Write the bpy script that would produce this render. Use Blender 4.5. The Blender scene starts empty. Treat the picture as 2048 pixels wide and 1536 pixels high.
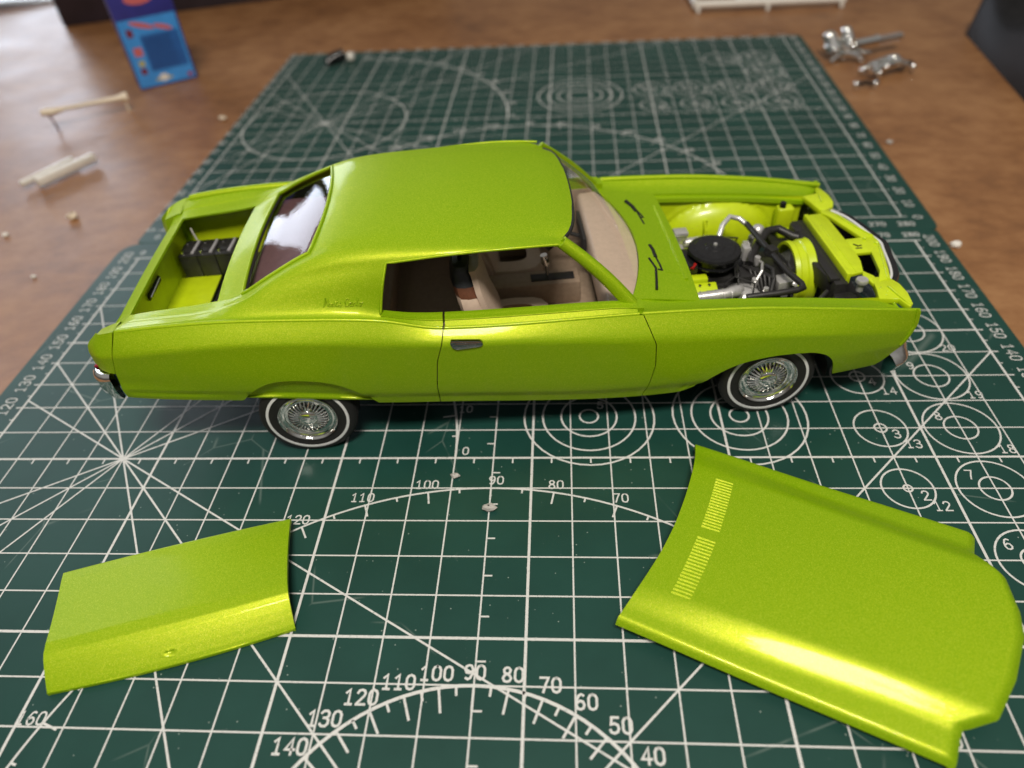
import bpy, bmesh, math, random
import numpy as np
from mathutils import Matrix, Vector
random.seed(7)
scene = bpy.context.scene
COL = scene.collection
R = math.radians
# ------------------------------------------------------------------ camera, world, lamps, exposure (1 unit = 1 cm)
cam_d = bpy.data.cameras.new('camera'); cam = bpy.data.objects.new('camera', cam_d); COL.objects.link(cam)
RIGHT = Vector((0.99734617, 0.04649334, -0.05602662)); FWD = Vector((-0.07212699, 0.735771, -0.6733786))
FWD.normalize(); RIGHT = (RIGHT - FWD * RIGHT.dot(FWD)).normalized(); UP = RIGHT.cross(FWD)
CAM = Vector((15.844, -2.464, 13.999))
cam.matrix_world = Matrix(((RIGHT.x, UP.x, -FWD.x, CAM.x), (RIGHT.y, UP.y, -FWD.y, CAM.y), (RIGHT.z, UP.z, -FWD.z, CAM.z), (0, 0, 0, 1)))
cam_d.sensor_width = 36; cam_d.lens = 36 * 1447.05 / 2048
cam_d.clip_start = 0.1; cam_d.clip_end = 2000
cam_d.dof.use_dof = True; cam_d.dof.focus_distance = 16.6; cam_d.dof.aperture_fstop = 0.105; cam_d.dof.aperture_blades = 0
scene.camera = cam

world = bpy.data.worlds.new('World'); scene.world = world; world.use_nodes = True
bg = world.node_tree.nodes['Background']; bg.inputs[1].default_value = 1.0
_N, _L = world.node_tree.nodes, world.node_tree.links      # a plain room: pale ceiling above, dim brown walls and clutter around
_tc = _N.new('ShaderNodeTexCoord'); _sx = _N.new('ShaderNodeSeparateXYZ'); _L.new(_tc.outputs['Generated'], _sx.inputs[0])
_nz = _N.new('ShaderNodeTexNoise'); _nz.inputs['Scale'].default_value = 3.0; _nz.inputs['Detail'].default_value = 3; _L.new(_tc.outputs['Generated'], _nz.inputs['Vector'])
_ad = _N.new('ShaderNodeMath'); _ad.operation = 'MULTIPLY_ADD'; _ad.inputs[1].default_value = 0.5; _L.new(_nz.outputs['Fac'], _ad.inputs[0]); _L.new(_sx.outputs['Z'], _ad.inputs[2])
_rp = _N.new('ShaderNodeValToRGB'); _L.new(_ad.outputs[0], _rp.inputs[0]); _e = _rp.color_ramp.elements
_e[0].position = 0.10; _e[0].color = (0.05, 0.042, 0.036, 1); _e[1].position = 1.0; _e[1].color = (0.27, 0.26, 0.245, 1)
_m = _e.new(0.45); _m.color = (0.10, 0.088, 0.075, 1); _m = _e.new(0.62); _m.color = (0.17, 0.16, 0.147, 1)
_L.new(_rp.outputs[0], bg.inputs[0])

def area_lamp(name, loc, target, sx, sy, power, col):
    l = bpy.data.lights.new(name, 'AREA'); l.shape = 'RECTANGLE'; l.size = sx; l.size_y = sy; l.energy = power; l.color = col
    o = bpy.data.objects.new(name, l); COL.objects.link(o); o.location = loc
    o.rotation_euler = (Vector(target) - Vector(loc)).to_track_quat('-Z', 'Y').to_euler(); return o
area_lamp('ceiling_lamp', (18, -27, 79), (15, 12, 0), 24, 14, 80000, (1.0, 0.93, 0.83))
area_lamp('window_light', (-142, 136, 112), (5, 22, 0), 56, 100, 52000, (0.80, 0.87, 1.0))
area_lamp('window_light', (-112, 178, 33), (5, 20, 2), 30, 60, 46000, (0.80, 0.87, 1.0))
area_lamp('window_light', (-80, 197, 27), (5, 20, 2), 34, 52, 60000, (0.80, 0.87, 1.0))
scene.view_settings.view_transform = 'Standard'; scene.view_settings.look = 'None'
scene.view_settings.exposure = 0.0; scene.view_settings.gamma = 1.0; scene.view_settings.use_curve_mapping = False
scene.cycles.use_denoising = True
scene.cycles.max_bounces = 8; scene.cycles.transparent_max_bounces = 12; scene.cycles.caustics_reflective = False; scene.cycles.caustics_refractive = False

# ------------------------------------------------------------------ materials
def new_mat(name):
    m = bpy.data.materials.new(name); m.use_nodes = True
    return m, m.node_tree.nodes, m.node_tree.links, m.node_tree.nodes['Principled BSDF']
def setp(b, **k):
    for n, v in k.items():
        n = n.replace('_', ' ')
        if n in b.inputs: b.inputs[n].default_value = v
def noise(N, L, scale, detail=3, rough=0.5, vec=None):
    t = N.new('ShaderNodeTexNoise'); t.inputs['Scale'].default_value = scale; t.inputs['Detail'].default_value = detail; t.inputs['Roughness'].default_value = rough
    if vec: L.new(vec, t.inputs['Vector'])
    return t
def ramp(N, L, src, stops):
    r = N.new('ShaderNodeValToRGB'); e = r.color_ramp.elements
    while len(e) < len(stops): e.new(0.5)
    for i, (p, c) in enumerate(stops): e[i].position = p; e[i].color = c if len(c) == 4 else (*c, 1)
    L.new(src, r.inputs[0]); return r
def bump(N, L, src, b, strength, dist=0.02):
    n = N.new('ShaderNodeBump'); n.inputs['Strength'].default_value = strength; n.inputs['Distance'].default_value = dist
    L.new(src, n.inputs['Height']); L.new(n.outputs[0], b.inputs['Normal']); return n
def objco(N): return N.new('ShaderNodeTexCoord').outputs['Object']
def simple(name, col, rough=0.5, metal=0.0, var=0.12, scale=6, bstr=0.0, bscale=40, coat=0.0, spec=0.5):
    m, N, L, b = new_mat(name); c = objco(N)
    t = noise(N, L, scale, 4, 0.6, c)
    lo = tuple(x * (1 - var) for x in col); hi = tuple(min(1, x * (1 + var)) for x in col)
    r = ramp(N, L, t.outputs['Fac'], [(0.3, lo), (0.7, hi)]); L.new(r.outputs[0], b.inputs['Base Color'])
    setp(b, Roughness=rough, Metallic=metal, Coat_Weight=coat, Coat_Roughness=0.08, Specular_IOR_Level=spec)
    if bstr: t2 = noise(N, L, bscale, 3, 0.6, c); bump(N, L, t2.outputs['Fac'], b, bstr)
    return m
def paint_mat():
    m, N, L, b = new_mat('lime_metallic_paint'); c = objco(N)
    fl = N.new('ShaderNodeTexVoronoi'); fl.inputs['Scale'].default_value = 85; L.new(c, fl.inputs['Vector'])
    r = ramp(N, L, fl.outputs['Color'], [(0.0, (0.172, 0.365, 0.001)), (0.7, (0.208, 0.405, 0.0015)), (0.92, (0.28, 0.45, 0.004)), (1.0, (0.60, 0.60, 0.04))])
    L.new(r.outputs[0], b.inputs['Base Color'])
    op = noise(N, L, 26, 2, 0.5, c)
    # flake tilt + orange peel
    mx = N.new('ShaderNodeMath'); mx.operation = 'MULTIPLY_ADD'; sep = N.new('ShaderNodeSeparateColor'); L.new(fl.outputs['Color'], sep.inputs[0])
    L.new(sep.outputs[0], mx.inputs[0]); mx.inputs[1].default_value = 0.05; L.new(op.outputs['Fac'], mx.inputs[2])
    n = bump(N, L, mx.outputs[0], b, 0.07, 0.02)
    n2 = N.new('ShaderNodeBump'); n2.inputs['Strength'].default_value = 0.06; n2.inputs['Distance'].default_value = 0.02; L.new(op.outputs['Fac'], n2.inputs['Height'])
    L.new(n2.outputs[0], b.inputs['Coat Normal'])
    setp(b, Metallic=0.0, Roughness=0.5, Coat_Weight=0.22, Coat_Roughness=0.05, Specular_IOR_Level=0.15)
    g = N.new('ShaderNodeBsdfGlossy'); g.inputs['Roughness'].default_value = 0.46
    gr = ramp(N, L, sep.outputs[1], [(0.0, (0.46, 0.54, 0.008)), (0.75, (0.76, 0.66, 0.03)), (1.0, (1.0, 0.85, 0.14))]); L.new(gr.outputs[0], g.inputs[0])
    n3 = N.new('ShaderNodeBump'); n3.inputs['Strength'].default_value = 0.42; n3.inputs['Distance'].default_value = 0.013; L.new(sep.outputs[0], n3.inputs['Height']); L.new(n3.outputs[0], g.inputs['Normal'])
    mxs = N.new('ShaderNodeMixShader'); mxs.inputs[0].default_value = 0.28; L.new(b.outputs[0], mxs.inputs[1]); L.new(g.outputs[0], mxs.inputs[2]); L.new(mxs.outputs[0], N['Material Output'].inputs[0])
    return m
def table_mat():
    m, N, L, b = new_mat('brown_table_laminate'); c = objco(N)
    mp = N.new('ShaderNodeMapping'); mp.inputs['Scale'].default_value = (0.75, 1.0, 1); L.new(c, mp.inputs['Vector'])
    g = noise(N, L, 1.1, 8, 0.68, mp.outputs[0]); bl = noise(N, L, 0.16, 4, 0.6, c)
    mp2 = N.new('ShaderNodeMapping'); mp2.inputs['Scale'].default_value = (0.3, 6, 1); L.new(c, mp2.inputs['Vector'])
    fine = noise(N, L, 3, 3, 0.7, mp2.outputs[0])
    a = N.new('ShaderNodeMath'); a.operation = 'MULTIPLY_ADD'; a.inputs[1].default_value = 0.6; L.new(g.outputs['Fac'], a.inputs[0])
    a2 = N.new('ShaderNodeMath'); a2.operation = 'MULTIPLY'; a2.inputs[1].default_value = 0.5; L.new(bl.outputs['Fac'], a2.inputs[0]); L.new(a2.outputs[0], a.inputs[2])
    r = ramp(N, L, a.outputs[0], [(0.36, (0.150, 0.064, 0.023)), (0.52, (0.245, 0.110, 0.040)), (0.70, (0.335, 0.168, 0.068))])
    mixc = N.new('ShaderNodeMixRGB'); mixc.blend_type = 'OVERLAY'; mixc.inputs[0].default_value = 0.10; L.new(r.outputs[0], mixc.inputs[1]); L.new(fine.outputs['Color'], mixc.inputs[2])
    bw = N.new('ShaderNodeRGBToBW'); L.new(fine.outputs['Color'], bw.inputs[0]); L.new(bw.outputs[0], mixc.inputs[2])
    L.new(mixc.outputs[0], b.inputs['Base Color'])
    rr = N.new('ShaderNodeMapRange'); rr.inputs[3].default_value = 0.30; rr.inputs[4].default_value = 0.56; L.new(bl.outputs['Fac'], rr.inputs[0]); L.new(rr.outputs[0], b.inputs['Roughness'])
    wv = noise(N, L, 0.5, 3, 0.5, c); ad = N.new('ShaderNodeMath'); ad.operation = 'MULTIPLY_ADD'; ad.inputs[1].default_value = 0.12; L.new(fine.outputs['Fac'], ad.inputs[0]); L.new(wv.outputs['Fac'], ad.inputs[2])
    bump(N, L, ad.outputs[0], b, 0.22, 0.15); setp(b, Specular_IOR_Level=0.65)
    return m
def mat_mat():
    m, N, L, b = new_mat('dark_green_pvc'); c = objco(N)
    bl = noise(N, L, 0.35, 4, 0.6, c)
    base = ramp(N, L, bl.outputs['Fac'], [(0.3, (0.006, 0.040, 0.031)), (0.7, (0.0095, 0.054, 0.042))])
    # dust specks and scuffs
    sp = noise(N, L, 9, 5, 0.75, c); spr = ramp(N, L, sp.outputs['Fac'], [(0.70, (0, 0, 0)), (0.78, (1, 1, 1))])
    cl = noise(N, L, 0.5, 3, 0.6, c); clr = ramp(N, L, cl.outputs['Fac'], [(0.42, (0, 0, 0)), (0.7, (1, 1, 1))])
    mu = N.new('ShaderNodeMath'); mu.operation = 'MULTIPLY'; L.new(spr.outputs[0], mu.inputs[0]); L.new(clr.outputs[0], mu.inputs[1])
    mu2 = N.new('ShaderNodeMath'); mu2.operation = 'MULTIPLY'; mu2.inputs[1].default_value = 0.5; L.new(mu.outputs[0], mu2.inputs[0])
    vo = N.new('ShaderNodeTexVoronoi'); vo.inputs['Scale'].default_value = 3.6; L.new(c, vo.inputs['Vector'])
    vr = ramp(N, L, vo.outputs['Distance'], [(0.035, (0.7, 0.7, 0.7)), (0.07, (0, 0, 0))])
    su = N.new('ShaderNodeMath'); su.operation = 'MAXIMUM'; L.new(mu2.outputs[0], su.inputs[0]); L.new(vr.outputs[0], su.inputs[1])
    cu = N.new('ShaderNodeTexVoronoi'); cu.feature = 'DISTANCE_TO_EDGE'; cu.inputs['Scale'].default_value = 0.30; L.new(c, cu.inputs['Vector'])
    cur = ramp(N, L, cu.outputs['Distance'], [(0.0025, (0.22, 0.22, 0.22)), (0.005, (0, 0, 0))]); cm = noise(N, L, 0.45, 2, 0.5, c); cmr = ramp(N, L, cm.outputs['Fac'], [(0.56, (0, 0, 0)), (0.62, (1, 1, 1))])
    cmu = N.new('ShaderNodeMath'); cmu.operation = 'MULTIPLY'; L.new(cur.outputs[0], cmu.inputs[0]); L.new(cmr.outputs[0], cmu.inputs[1])
    su2 = N.new('ShaderNodeMath'); su2.operation = 'MAXIMUM'; L.new(su.outputs[0], su2.inputs[0]); L.new(cmu.outputs[0], su2.inputs[1]); su = su2
    mix = N.new('ShaderNodeMixRGB'); L.new(su.outputs[0], mix.inputs[0]); L.new(base.outputs[0], mix.inputs[1]); mix.inputs[2].default_value = (0.34, 0.40, 0.36, 1)
    L.new(mix.outputs[0], b.inputs['Base Color'])
    t2 = noise(N, L, 45, 2, 0.5, c); bump(N, L, t2.outputs['Fac'], b, 0.10, 0.02)
    setp(b, Roughness=0.42, Specular_IOR_Level=0.42); return m
def print_mat():
    m, N, L, b = new_mat('white_print'); c = objco(N)
    t = noise(N, L, 12, 5, 0.7, c); r = ramp(N, L, t.outputs['Fac'], [(0.28, (0.24, 0.29, 0.27)), (0.45, (0.60, 0.60, 0.58))])
    L.new(r.outputs[0], b.inputs['Base Color']); setp(b, Roughness=0.55); return m
def glass_mat(name, tint, rough=0.03, ior=1.5):
    m, N, L, b = new_mat(name); out = N['Material Output']; N.remove(b)
    tr = N.new('ShaderNodeBsdfTransparent'); tr.inputs[0].default_value = (*tint, 1)
    gl = N.new('ShaderNodeBsdfGlossy'); gl.inputs['Roughness'].default_value = rough; gl.inputs[0].default_value = (1, 1, 1, 1)
    fr = N.new('ShaderNodeFresnel'); ge = N.new('ShaderNodeNewGeometry'); mr = N.new('ShaderNodeMapRange'); mr.inputs[3].default_value = ior; mr.inputs[4].default_value = 1/ior; L.new(ge.outputs['Backfacing'], mr.inputs[0]); L.new(mr.outputs[0], fr.inputs[0])
    c = objco(N); t = noise(N, L, 3, 3, 0.6, c); bp = N.new('ShaderNodeBump'); bp.inputs['Strength'].default_value = 0.045; bp.inputs['Distance'].default_value = 0.04
    L.new(t.outputs['Fac'], bp.inputs['Height']); L.new(bp.outputs[0], gl.inputs['Normal'])
    mx = N.new('ShaderNodeMixShader'); L.new(fr.outputs[0], mx.inputs[0]); L.new(tr.outputs[0], mx.inputs[1]); L.new(gl.outputs[0], mx.inputs[2]); L.new(mx.outputs[0], out.inputs[0]); return m

M = dict(
    paint=paint_mat(), table=table_mat(), mat=mat_mat(), ink=print_mat(),
    lime=simple('bright_lime', (0.50, 0.63, 0.008), 0.36, 0.0, 0.07, 3, 0.05, 25, 0.3),  # brighter, non-metallic lime for engine bay and trunk parts
    chrome=simple('chrome', (0.86, 0.86, 0.84), 0.07, 1.0, 0.02, 8, 0.03, 30),
    darkchrome=simple('dark_chrome', (0.30, 0.30, 0.29), 0.08, 1.0, 0.1, 10, 0.1, 18),
    silver=simple('silver_paint', (0.62, 0.61, 0.60), 0.34, 0.6, 0.12, 12, 0.15, 35),
    black=simple('black_gloss', (0.010, 0.010, 0.011), 0.22, 0.0, 0.3, 10, 0.08, 22),
    satin=simple('black_satin', (0.016, 0.015, 0.015), 0.45, 0.0, 0.3, 10, 0.15, 30),
    rubber=simple('tyre_rubber', (0.009, 0.0085, 0.0085), 0.6, 0.0, 0.2, 10, 0.1, 40),
    white=simple('whitewall', (0.68, 0.69, 0.69), 0.5, 0.0, 0.06, 10),
    beige=simple('beige_plastic', (0.56, 0.43, 0.335), 0.5, 0.0, 0.06, 8, 0.15, 45),
    tan=simple('tan_plastic', (0.34, 0.25, 0.18), 0.5, 0.0, 0.12, 8, 0.15, 45),
    brown=simple('brown_paint', (0.13, 0.05, 0.026), 0.4, 0.0, 0.2, 12),
    dark=simple('charcoal_headrest', (0.02, 0.022, 0.026), 0.4, 0.0, 0.2, 12, 0.3, 30),
    styrene=simple('white_styrene', (0.72, 0.69, 0.63), 0.4, 0.0, 0.05, 4, 0.05, 20),
    cream=simple('cream_styrene', (0.70, 0.60, 0.46), 0.4, 0.0, 0.06, 4, 0.05, 20),
    red=simple('red_paint', (0.35, 0.012, 0.01), 0.3),
    redlens=simple('red_lens', (0.22, 0.008, 0.02), 0.15),
    navy=simple('navy_card', (0.030, 0.030, 0.20), 0.35, 0.0, 0.15, 1.2),
    blue=simple('blue_card', (0.05, 0.27, 0.68), 0.35, 0.0, 0.12, 0.8),
    mblue=simple('mid_blue_ink', (0.022, 0.11, 0.36), 0.35, 0.0, 0.1, 2),
    paleblue=simple('pale_blue_ink', (0.012, 0.045, 0.17), 0.4),
    pink=simple('salmon_ink', (0.55, 0.13, 0.13), 0.4), yellow=simple('yellow_ink', (0.45, 0.40, 0.10), 0.4), maroon=simple('maroon_ink', (0.16, 0.02, 0.04), 0.4),
    cardk=simple('dark_carton', (0.020, 0.014, 0.020), 0.4, 0.0, 0.3, 0.6), inkgrey=simple('grey_ink', (0.30, 0.29, 0.30), 0.5),
    magenta=simple('dark_magenta_card', (0.06, 0.012, 0.025), 0.4), pouch=simple('black_cloth', (0.007, 0.0065, 0.007), 0.55, 0.0, 0.4, 1.5, 0.6, 2.2, 0.0, 0.25),
    paper=simple('pale_film', (0.62, 0.70, 0.76), 0.3), grey=simple('grey_plastic_chip', (0.42, 0.40, 0.37), 0.5),
    clear=glass_mat('clear_plastic', (0.95, 0.95, 0.94), 0.03, 1.35), tint=glass_mat('rear_plastic', (0.84, 0.78, 0.80), 0.02, 1.2), mauve=simple('mauve_shelf', (0.16, 0.10, 0.10), 0.5),
)

# ------------------------------------------------------------------ mesh helpers
def pchip(pts):
    xs = np.array([p[0] for p in pts], float); ys = np.array([p[1] for p in pts], float)
    h = np.diff(xs); d = np.diff(ys) / h; m = np.zeros(len(xs)); m[0] = d[0]; m[-1] = d[-1]
    for i in range(1, len(xs) - 1):
        if d[i - 1] * d[i] > 0:
            w1 = 2 * h[i] + h[i - 1]; w2 = h[i] + 2 * h[i - 1]; m[i] = (w1 + w2) / (w1 / d[i - 1] + w2 / d[i])
    def f(x):
        x = min(max(x, xs[0]), xs[-1]); i = min(int(np.searchsorted(xs, x, 'right')) - 1, len(xs) - 2); i = max(i, 0)
        t = (x - xs[i]) / h[i]; t2 = t * t; t3 = t2 * t
        return float((2*t3-3*t2+1)*ys[i] + (t3-2*t2+t)*h[i]*m[i] + (-2*t3+3*t2)*ys[i+1] + (t3-t2)*h[i]*m[i+1])
    return f
def lin(pts):
    xs = [p[0] for p in pts]; ys = [p[1] for p in pts]
    return lambda x: float(np.interp(x, xs, ys))

class MB:
    def __init__(s): s.v = []; s.f = []
    def add(s, v, f):
        o = len(s.v); s.v += [tuple(p) for p in v]; s.f += [tuple(i + o for i in q) for q in f]; return s
    def grid(s, rows, skip=None, closed=False):
        nu = len(rows); nv = len(rows[0]); v = [p for r in rows for p in r]; f = []
        for i in range(nu - 1):
            for j in range(nv if closed else nv - 1):
                if skip and skip(i, j): continue
                k = (j + 1) % nv; f.append((i*nv+j, i*nv+k, (i+1)*nv+k, (i+1)*nv+j))
        return s.add(v, f)
    def box(s, c, d, rz=0, ry=0, rx=0):
        m = Matrix.Rotation(rz, 3, 'Z') @ Matrix.Rotation(ry, 3, 'Y') @ Matrix.Rotation(rx, 3, 'X')
        v = [Vector(c) + m @ Vector((a*d[0]/2, b*d[1]/2, e*d[2]/2)) for a in (-1, 1) for b in (-1, 1) for e in (-1, 1)]
        return s.add(v, [(0,1,3,2),(4,6,7,5),(0,4,5,1),(2,3,7,6),(0,2,6,4),(1,5,7,3)])
    def prism(s, poly, z0, z1, fn=None):
        n = len(poly); fn = fn or (lambda x, y, z: (x, y, z))
        v = [fn(x, y, z0) for x, y in poly] + [fn(x, y, z1) for x, y in poly]
        return s.add(v, [tuple(range(n - 1, -1, -1)), tuple(range(n, 2*n))] + [(i, (i+1) % n, n + (i+1) % n, n + i) for i in range(n)])
    def tube(s, path, r, n=10, cap=True):
        P = [Vector(p) for p in path]; rr = r if isinstance(r, (list, tuple)) else [r]*len(P); rows = []; up = Vector((0.13, 0.31, 1)).normalized()
        for i, p in enumerate(P):
            t = (P[min(i+1, len(P)-1)] - P[max(i-1, 0)]).normalized(); a = t.cross(up)
            if a.length < 0.05: a = t.cross(Vector((1, 0, 0)))
            a.normalize(); b = a.cross(t)
            rows.append([p + rr[i]*(math.cos(2*math.pi*k/n)*a + math.sin(2*math.pi*k/n)*b) for k in range(n)])
        o = len(s.v); s.grid(rows, closed=True)
        if cap: s.f.append(tuple(o + k for k in range(n))); s.f.append(tuple(o + (len(P)-1)*n + k for k in range(n)))
        return s
    def lathe(s, prof, c, axis='z', n=32, close=False):
        rows = []
        for r, h in prof:
            row = []
            for k in range(n):
                a = 2*math.pi*k/n; p, q = r*math.cos(a), r*math.sin(a)
                row.append({'z': (c[0]+p, c[1]+q, c[2]+h), 'y': (c[0]+p, c[1]+h, c[2]+q), 'x': (c[0]+h, c[1]+p, c[2]+q)}[axis])
            rows.append(row)
        return s.grid(rows, closed=True)
    def ball(s, c, rx, ry, rz, n=10, m=7):
        return s.grid([[(c[0]+rx*math.cos(2*math.pi*k/n)*math.cos(t), c[1]+ry*math.sin(2*math.pi*k/n)*math.cos(t), c[2]+rz*math.sin(t)) for k in range(n)]
                       for t in [-math.pi/2*0.999 + math.pi*0.999*i/(m-1) for i in range(m)]], closed=True)
    def build(s, name, mat, parent=None, out=None, smooth=True, bevel=0, solid=0, split=None, segs=2):
        me = bpy.data.meshes.new(name); me.from_pydata([tuple(map(float, p)) for p in s.v], [], s.f); me.update()
        bm = bmesh.new(); bm.from_mesh(me)
        bmesh.ops.remove_doubles(bm, verts=bm.verts, dist=0.0004)
        if out is None: bmesh.ops.recalc_face_normals(bm, faces=bm.faces)
        else:
            acc = Vector((0, 0, 0))
            for f in bm.faces: acc += f.normal * f.calc_area()
            if acc.dot(Vector(out)) < 0: bmesh.ops.reverse_faces(bm, faces=bm.faces)
        if smooth:
            for f in bm.faces: f.smooth = True
        bm.to_mesh(me); bm.free()
        me.materials.append(M[mat] if isinstance(mat, str) else mat)
        o = bpy.data.objects.new(name, me); COL.objects.link(o)
        if parent: o.parent = parent
        if solid: q = o.modifiers.new('solid', 'SOLIDIFY'); q.thickness = solid; q.offset = -1
        if bevel: q = o.modifiers.new('bevel', 'BEVEL'); q.width = bevel; q.segments = segs; q.limit_method = 'ANGLE'; q.angle_limit = R(35)
        if smooth and split is not False: q = o.modifiers.new('split', 'EDGE_SPLIT'); q.split_angle = R(split or 38)
        return o
def thing(name, label, cat, loc=(0, 0, 0), rz=0, group=None):
    o = bpy.data.objects.new(name, None); COL.objects.link(o); o.location = loc; o.rotation_euler = (0, 0, rz); o.empty_display_size = 0.5
    return tag(o, label, cat, group)
def tag(o, label, cat, group=None):
    o['label'] = label; o['category'] = cat
    if group: o['group'] = group
    return o
def lerp(a, b, t): return a + (b - a) * t

# ------------------------------------------------------------------ table
TZ = -0.3
tb = MB().box((15, 25, TZ - 1.25), (150, 130, 2.5)).build('table_top', 'table', smooth=False); tb['kind'] = 'structure'

# ------------------------------------------------------------------ cutting mats
ST = {'0': [[(.3, 1), (.12, .93), (.03, .75), (.03, .25), (.12, .07), (.3, 0), (.48, .07), (.57, .25), (.57, .75), (.48, .93), (.3, 1)]], '1': [[(.08, .78), (.3, 1), (.3, 0)], [(.1, 0), (.5, 0)]],
      '2': [[(.04, .78), (.12, .94), (.3, 1), (.48, .94), (.56, .76), (.5, .58), (.04, .03)], [(.02, .0), (.6, .0)]], '3': [[(.04, .86), (.18, 1), (.42, 1), (.55, .86), (.54, .66), (.4, .54), (.22, .54)], [(.4, .54), (.56, .4), (.56, .16), (.42, 0), (.16, 0), (.02, .14)]],
      '4': [[(.44, 0), (.44, 1), (.02, .3), (.62, .3)]], '5': [[(.54, 1), (.12, 1), (.07, .55), (.3, .62), (.5, .52), (.57, .3), (.48, .08), (.28, 0), (.08, .06), (.02, .2)]], '6': [[(.5, .92), (.36, 1), (.2, .92), (.06, .6), (.03, .28), (.14, .04), (.32, 0), (.5, .08), (.57, .3), (.46, .52), (.28, .56), (.08, .42)]],
      '7': [[(.03, 1), (.58, 1), (.38, .5), (.24, 0)]], '8': [[(.3, .54), (.12, .64), (.07, .82), (.18, .97), (.3, 1), (.42, .97), (.53, .82), (.48, .64), (.3, .54), (.12, .44), (.02, .24), (.12, .05), (.3, 0), (.48, .05), (.58, .24), (.48, .44), (.3, .54)]], '9': [[(.1, .08), (.24, 0), (.4, .08), (.54, .4), (.57, .72), (.46, .96), (.28, 1), (.1, .92), (.03, .7), (.14, .48), (.32, .44), (.52, .58)]]}
def strip(mb, P, w, z):
    P = [Vector(p) for p in P]; rows = []
    for i, p in enumerate(P):
        a = (p - P[i-1]).normalized() if i else None; b = (P[i+1] - p).normalized() if i < len(P)-1 else None
        t = ((a or b) + (b or a)); t = t.normalized() if t.length > .2 else (a or b); n = Vector((-t.y, t.x)); k = 1.0
        if a is not None and b is not None: k = min(1.6, 1 / max(.3, abs(n.dot(Vector((-a.y, a.x))))))
        ext = Vector((0, 0)) if (a is not None and b is not None) else (t * w * .4 if b is None else -t * w * .4)
        rows.append([(p.x + ext.x + n.x*w/2*k, p.y + ext.y + n.y*w/2*k, z), (p.x + ext.x - n.x*w/2*k, p.y + ext.y - n.y*w/2*k, z)])
    mb.grid(rows)
NUM = {}
def numeral_mesh(txt, h, w):
    key = (txt, h, w)
    if key not in NUM:
        mb = MB(); adv = .82 * h; tot = adv * len(txt) - .22 * h; z = 0
        for i, ch in enumerate(txt):
            for st in ST[ch]: z += .0004; strip(mb, [(a * h + i * adv - tot / 2, b * h - h / 2) for a, b in st], w, z)
        me = bpy.data.meshes.new('numeral'); me.from_pydata(mb.v, [], mb.f); me.materials.append(M['ink']); NUM[key] = me
    return NUM[key]
class Print:
    def __init__(s, root): s.m = MB(); s.root = root; s.k = 0
    def line(s, x0, y0, x1, y1, w=0.045):
        w *= .68 if s.root.location.y > 5 else 1
        d = math.hypot(x1-x0, y1-y0)
        if d < 1e-6: return
        nx, ny = -(y1-y0)/d*w/2, (x1-x0)/d*w/2; s.k += 1; z = 0.006 + 0.00002*(s.k % 60)
        s.m.add([(x0+nx, y0+ny, z), (x0-nx, y0-ny, z), (x1-nx, y1-ny, z), (x1+nx, y1+ny, z)], [(0, 1, 2, 3)])
    def seg(s, x0, y0, ang, w=0.045):      # a ray clipped to the ruled field
        dx, dy = math.cos(ang), math.sin(ang); t = 99
        if dx > 1e-6: t = min(t, (28-x0)/dx)
        if dx < -1e-6: t = min(t, -x0/dx)
        if dy > 1e-6: t = min(t, (20-y0)/dy)
        if dy < -1e-6: t = min(t, -y0/dy)
        s.line(x0, y0, x0+dx*t, y0+dy*t, w)
    def arc(s, cx, cy, r, a0=0, a1=360, w=0.05):
        n = max(16, int(abs(a1-a0)/360*max(40, r*22))); s.k += 1; z = 0.006 + 0.00002*(s.k % 60); rows = []
        for i in range(n+1):
            a = R(lerp(a0, a1, i/n)); ins = 0 <= cx+r*math.cos(a) <= 28 and 0 <= cy+r*math.sin(a) <= 20
            rows.append([(cx+(r-w/2)*math.cos(a), cy+(r-w/2)*math.sin(a), z), (cx+(r+w/2)*math.cos(a), cy+(r+w/2)*math.sin(a), z), ins])
        for p, q in zip(rows, rows[1:]):
            if p[2] and q[2]: s.m.add([p[0], p[1], q[1], q[0]], [(0, 1, 2, 3)])
    def num(s, t, x, y, h=0.26, rot=0, w=0.036):
        if s.root.location.y < 5 and y < 2.2: return        # that strip of the near mat lies outside the picture
        o = bpy.data.objects.new('numeral', numeral_mesh(t, h, w)); COL.objects.link(o); o.parent = s.root; o.location = (x, y, .010); o.rotation_euler = (0, 0, rot)
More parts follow.
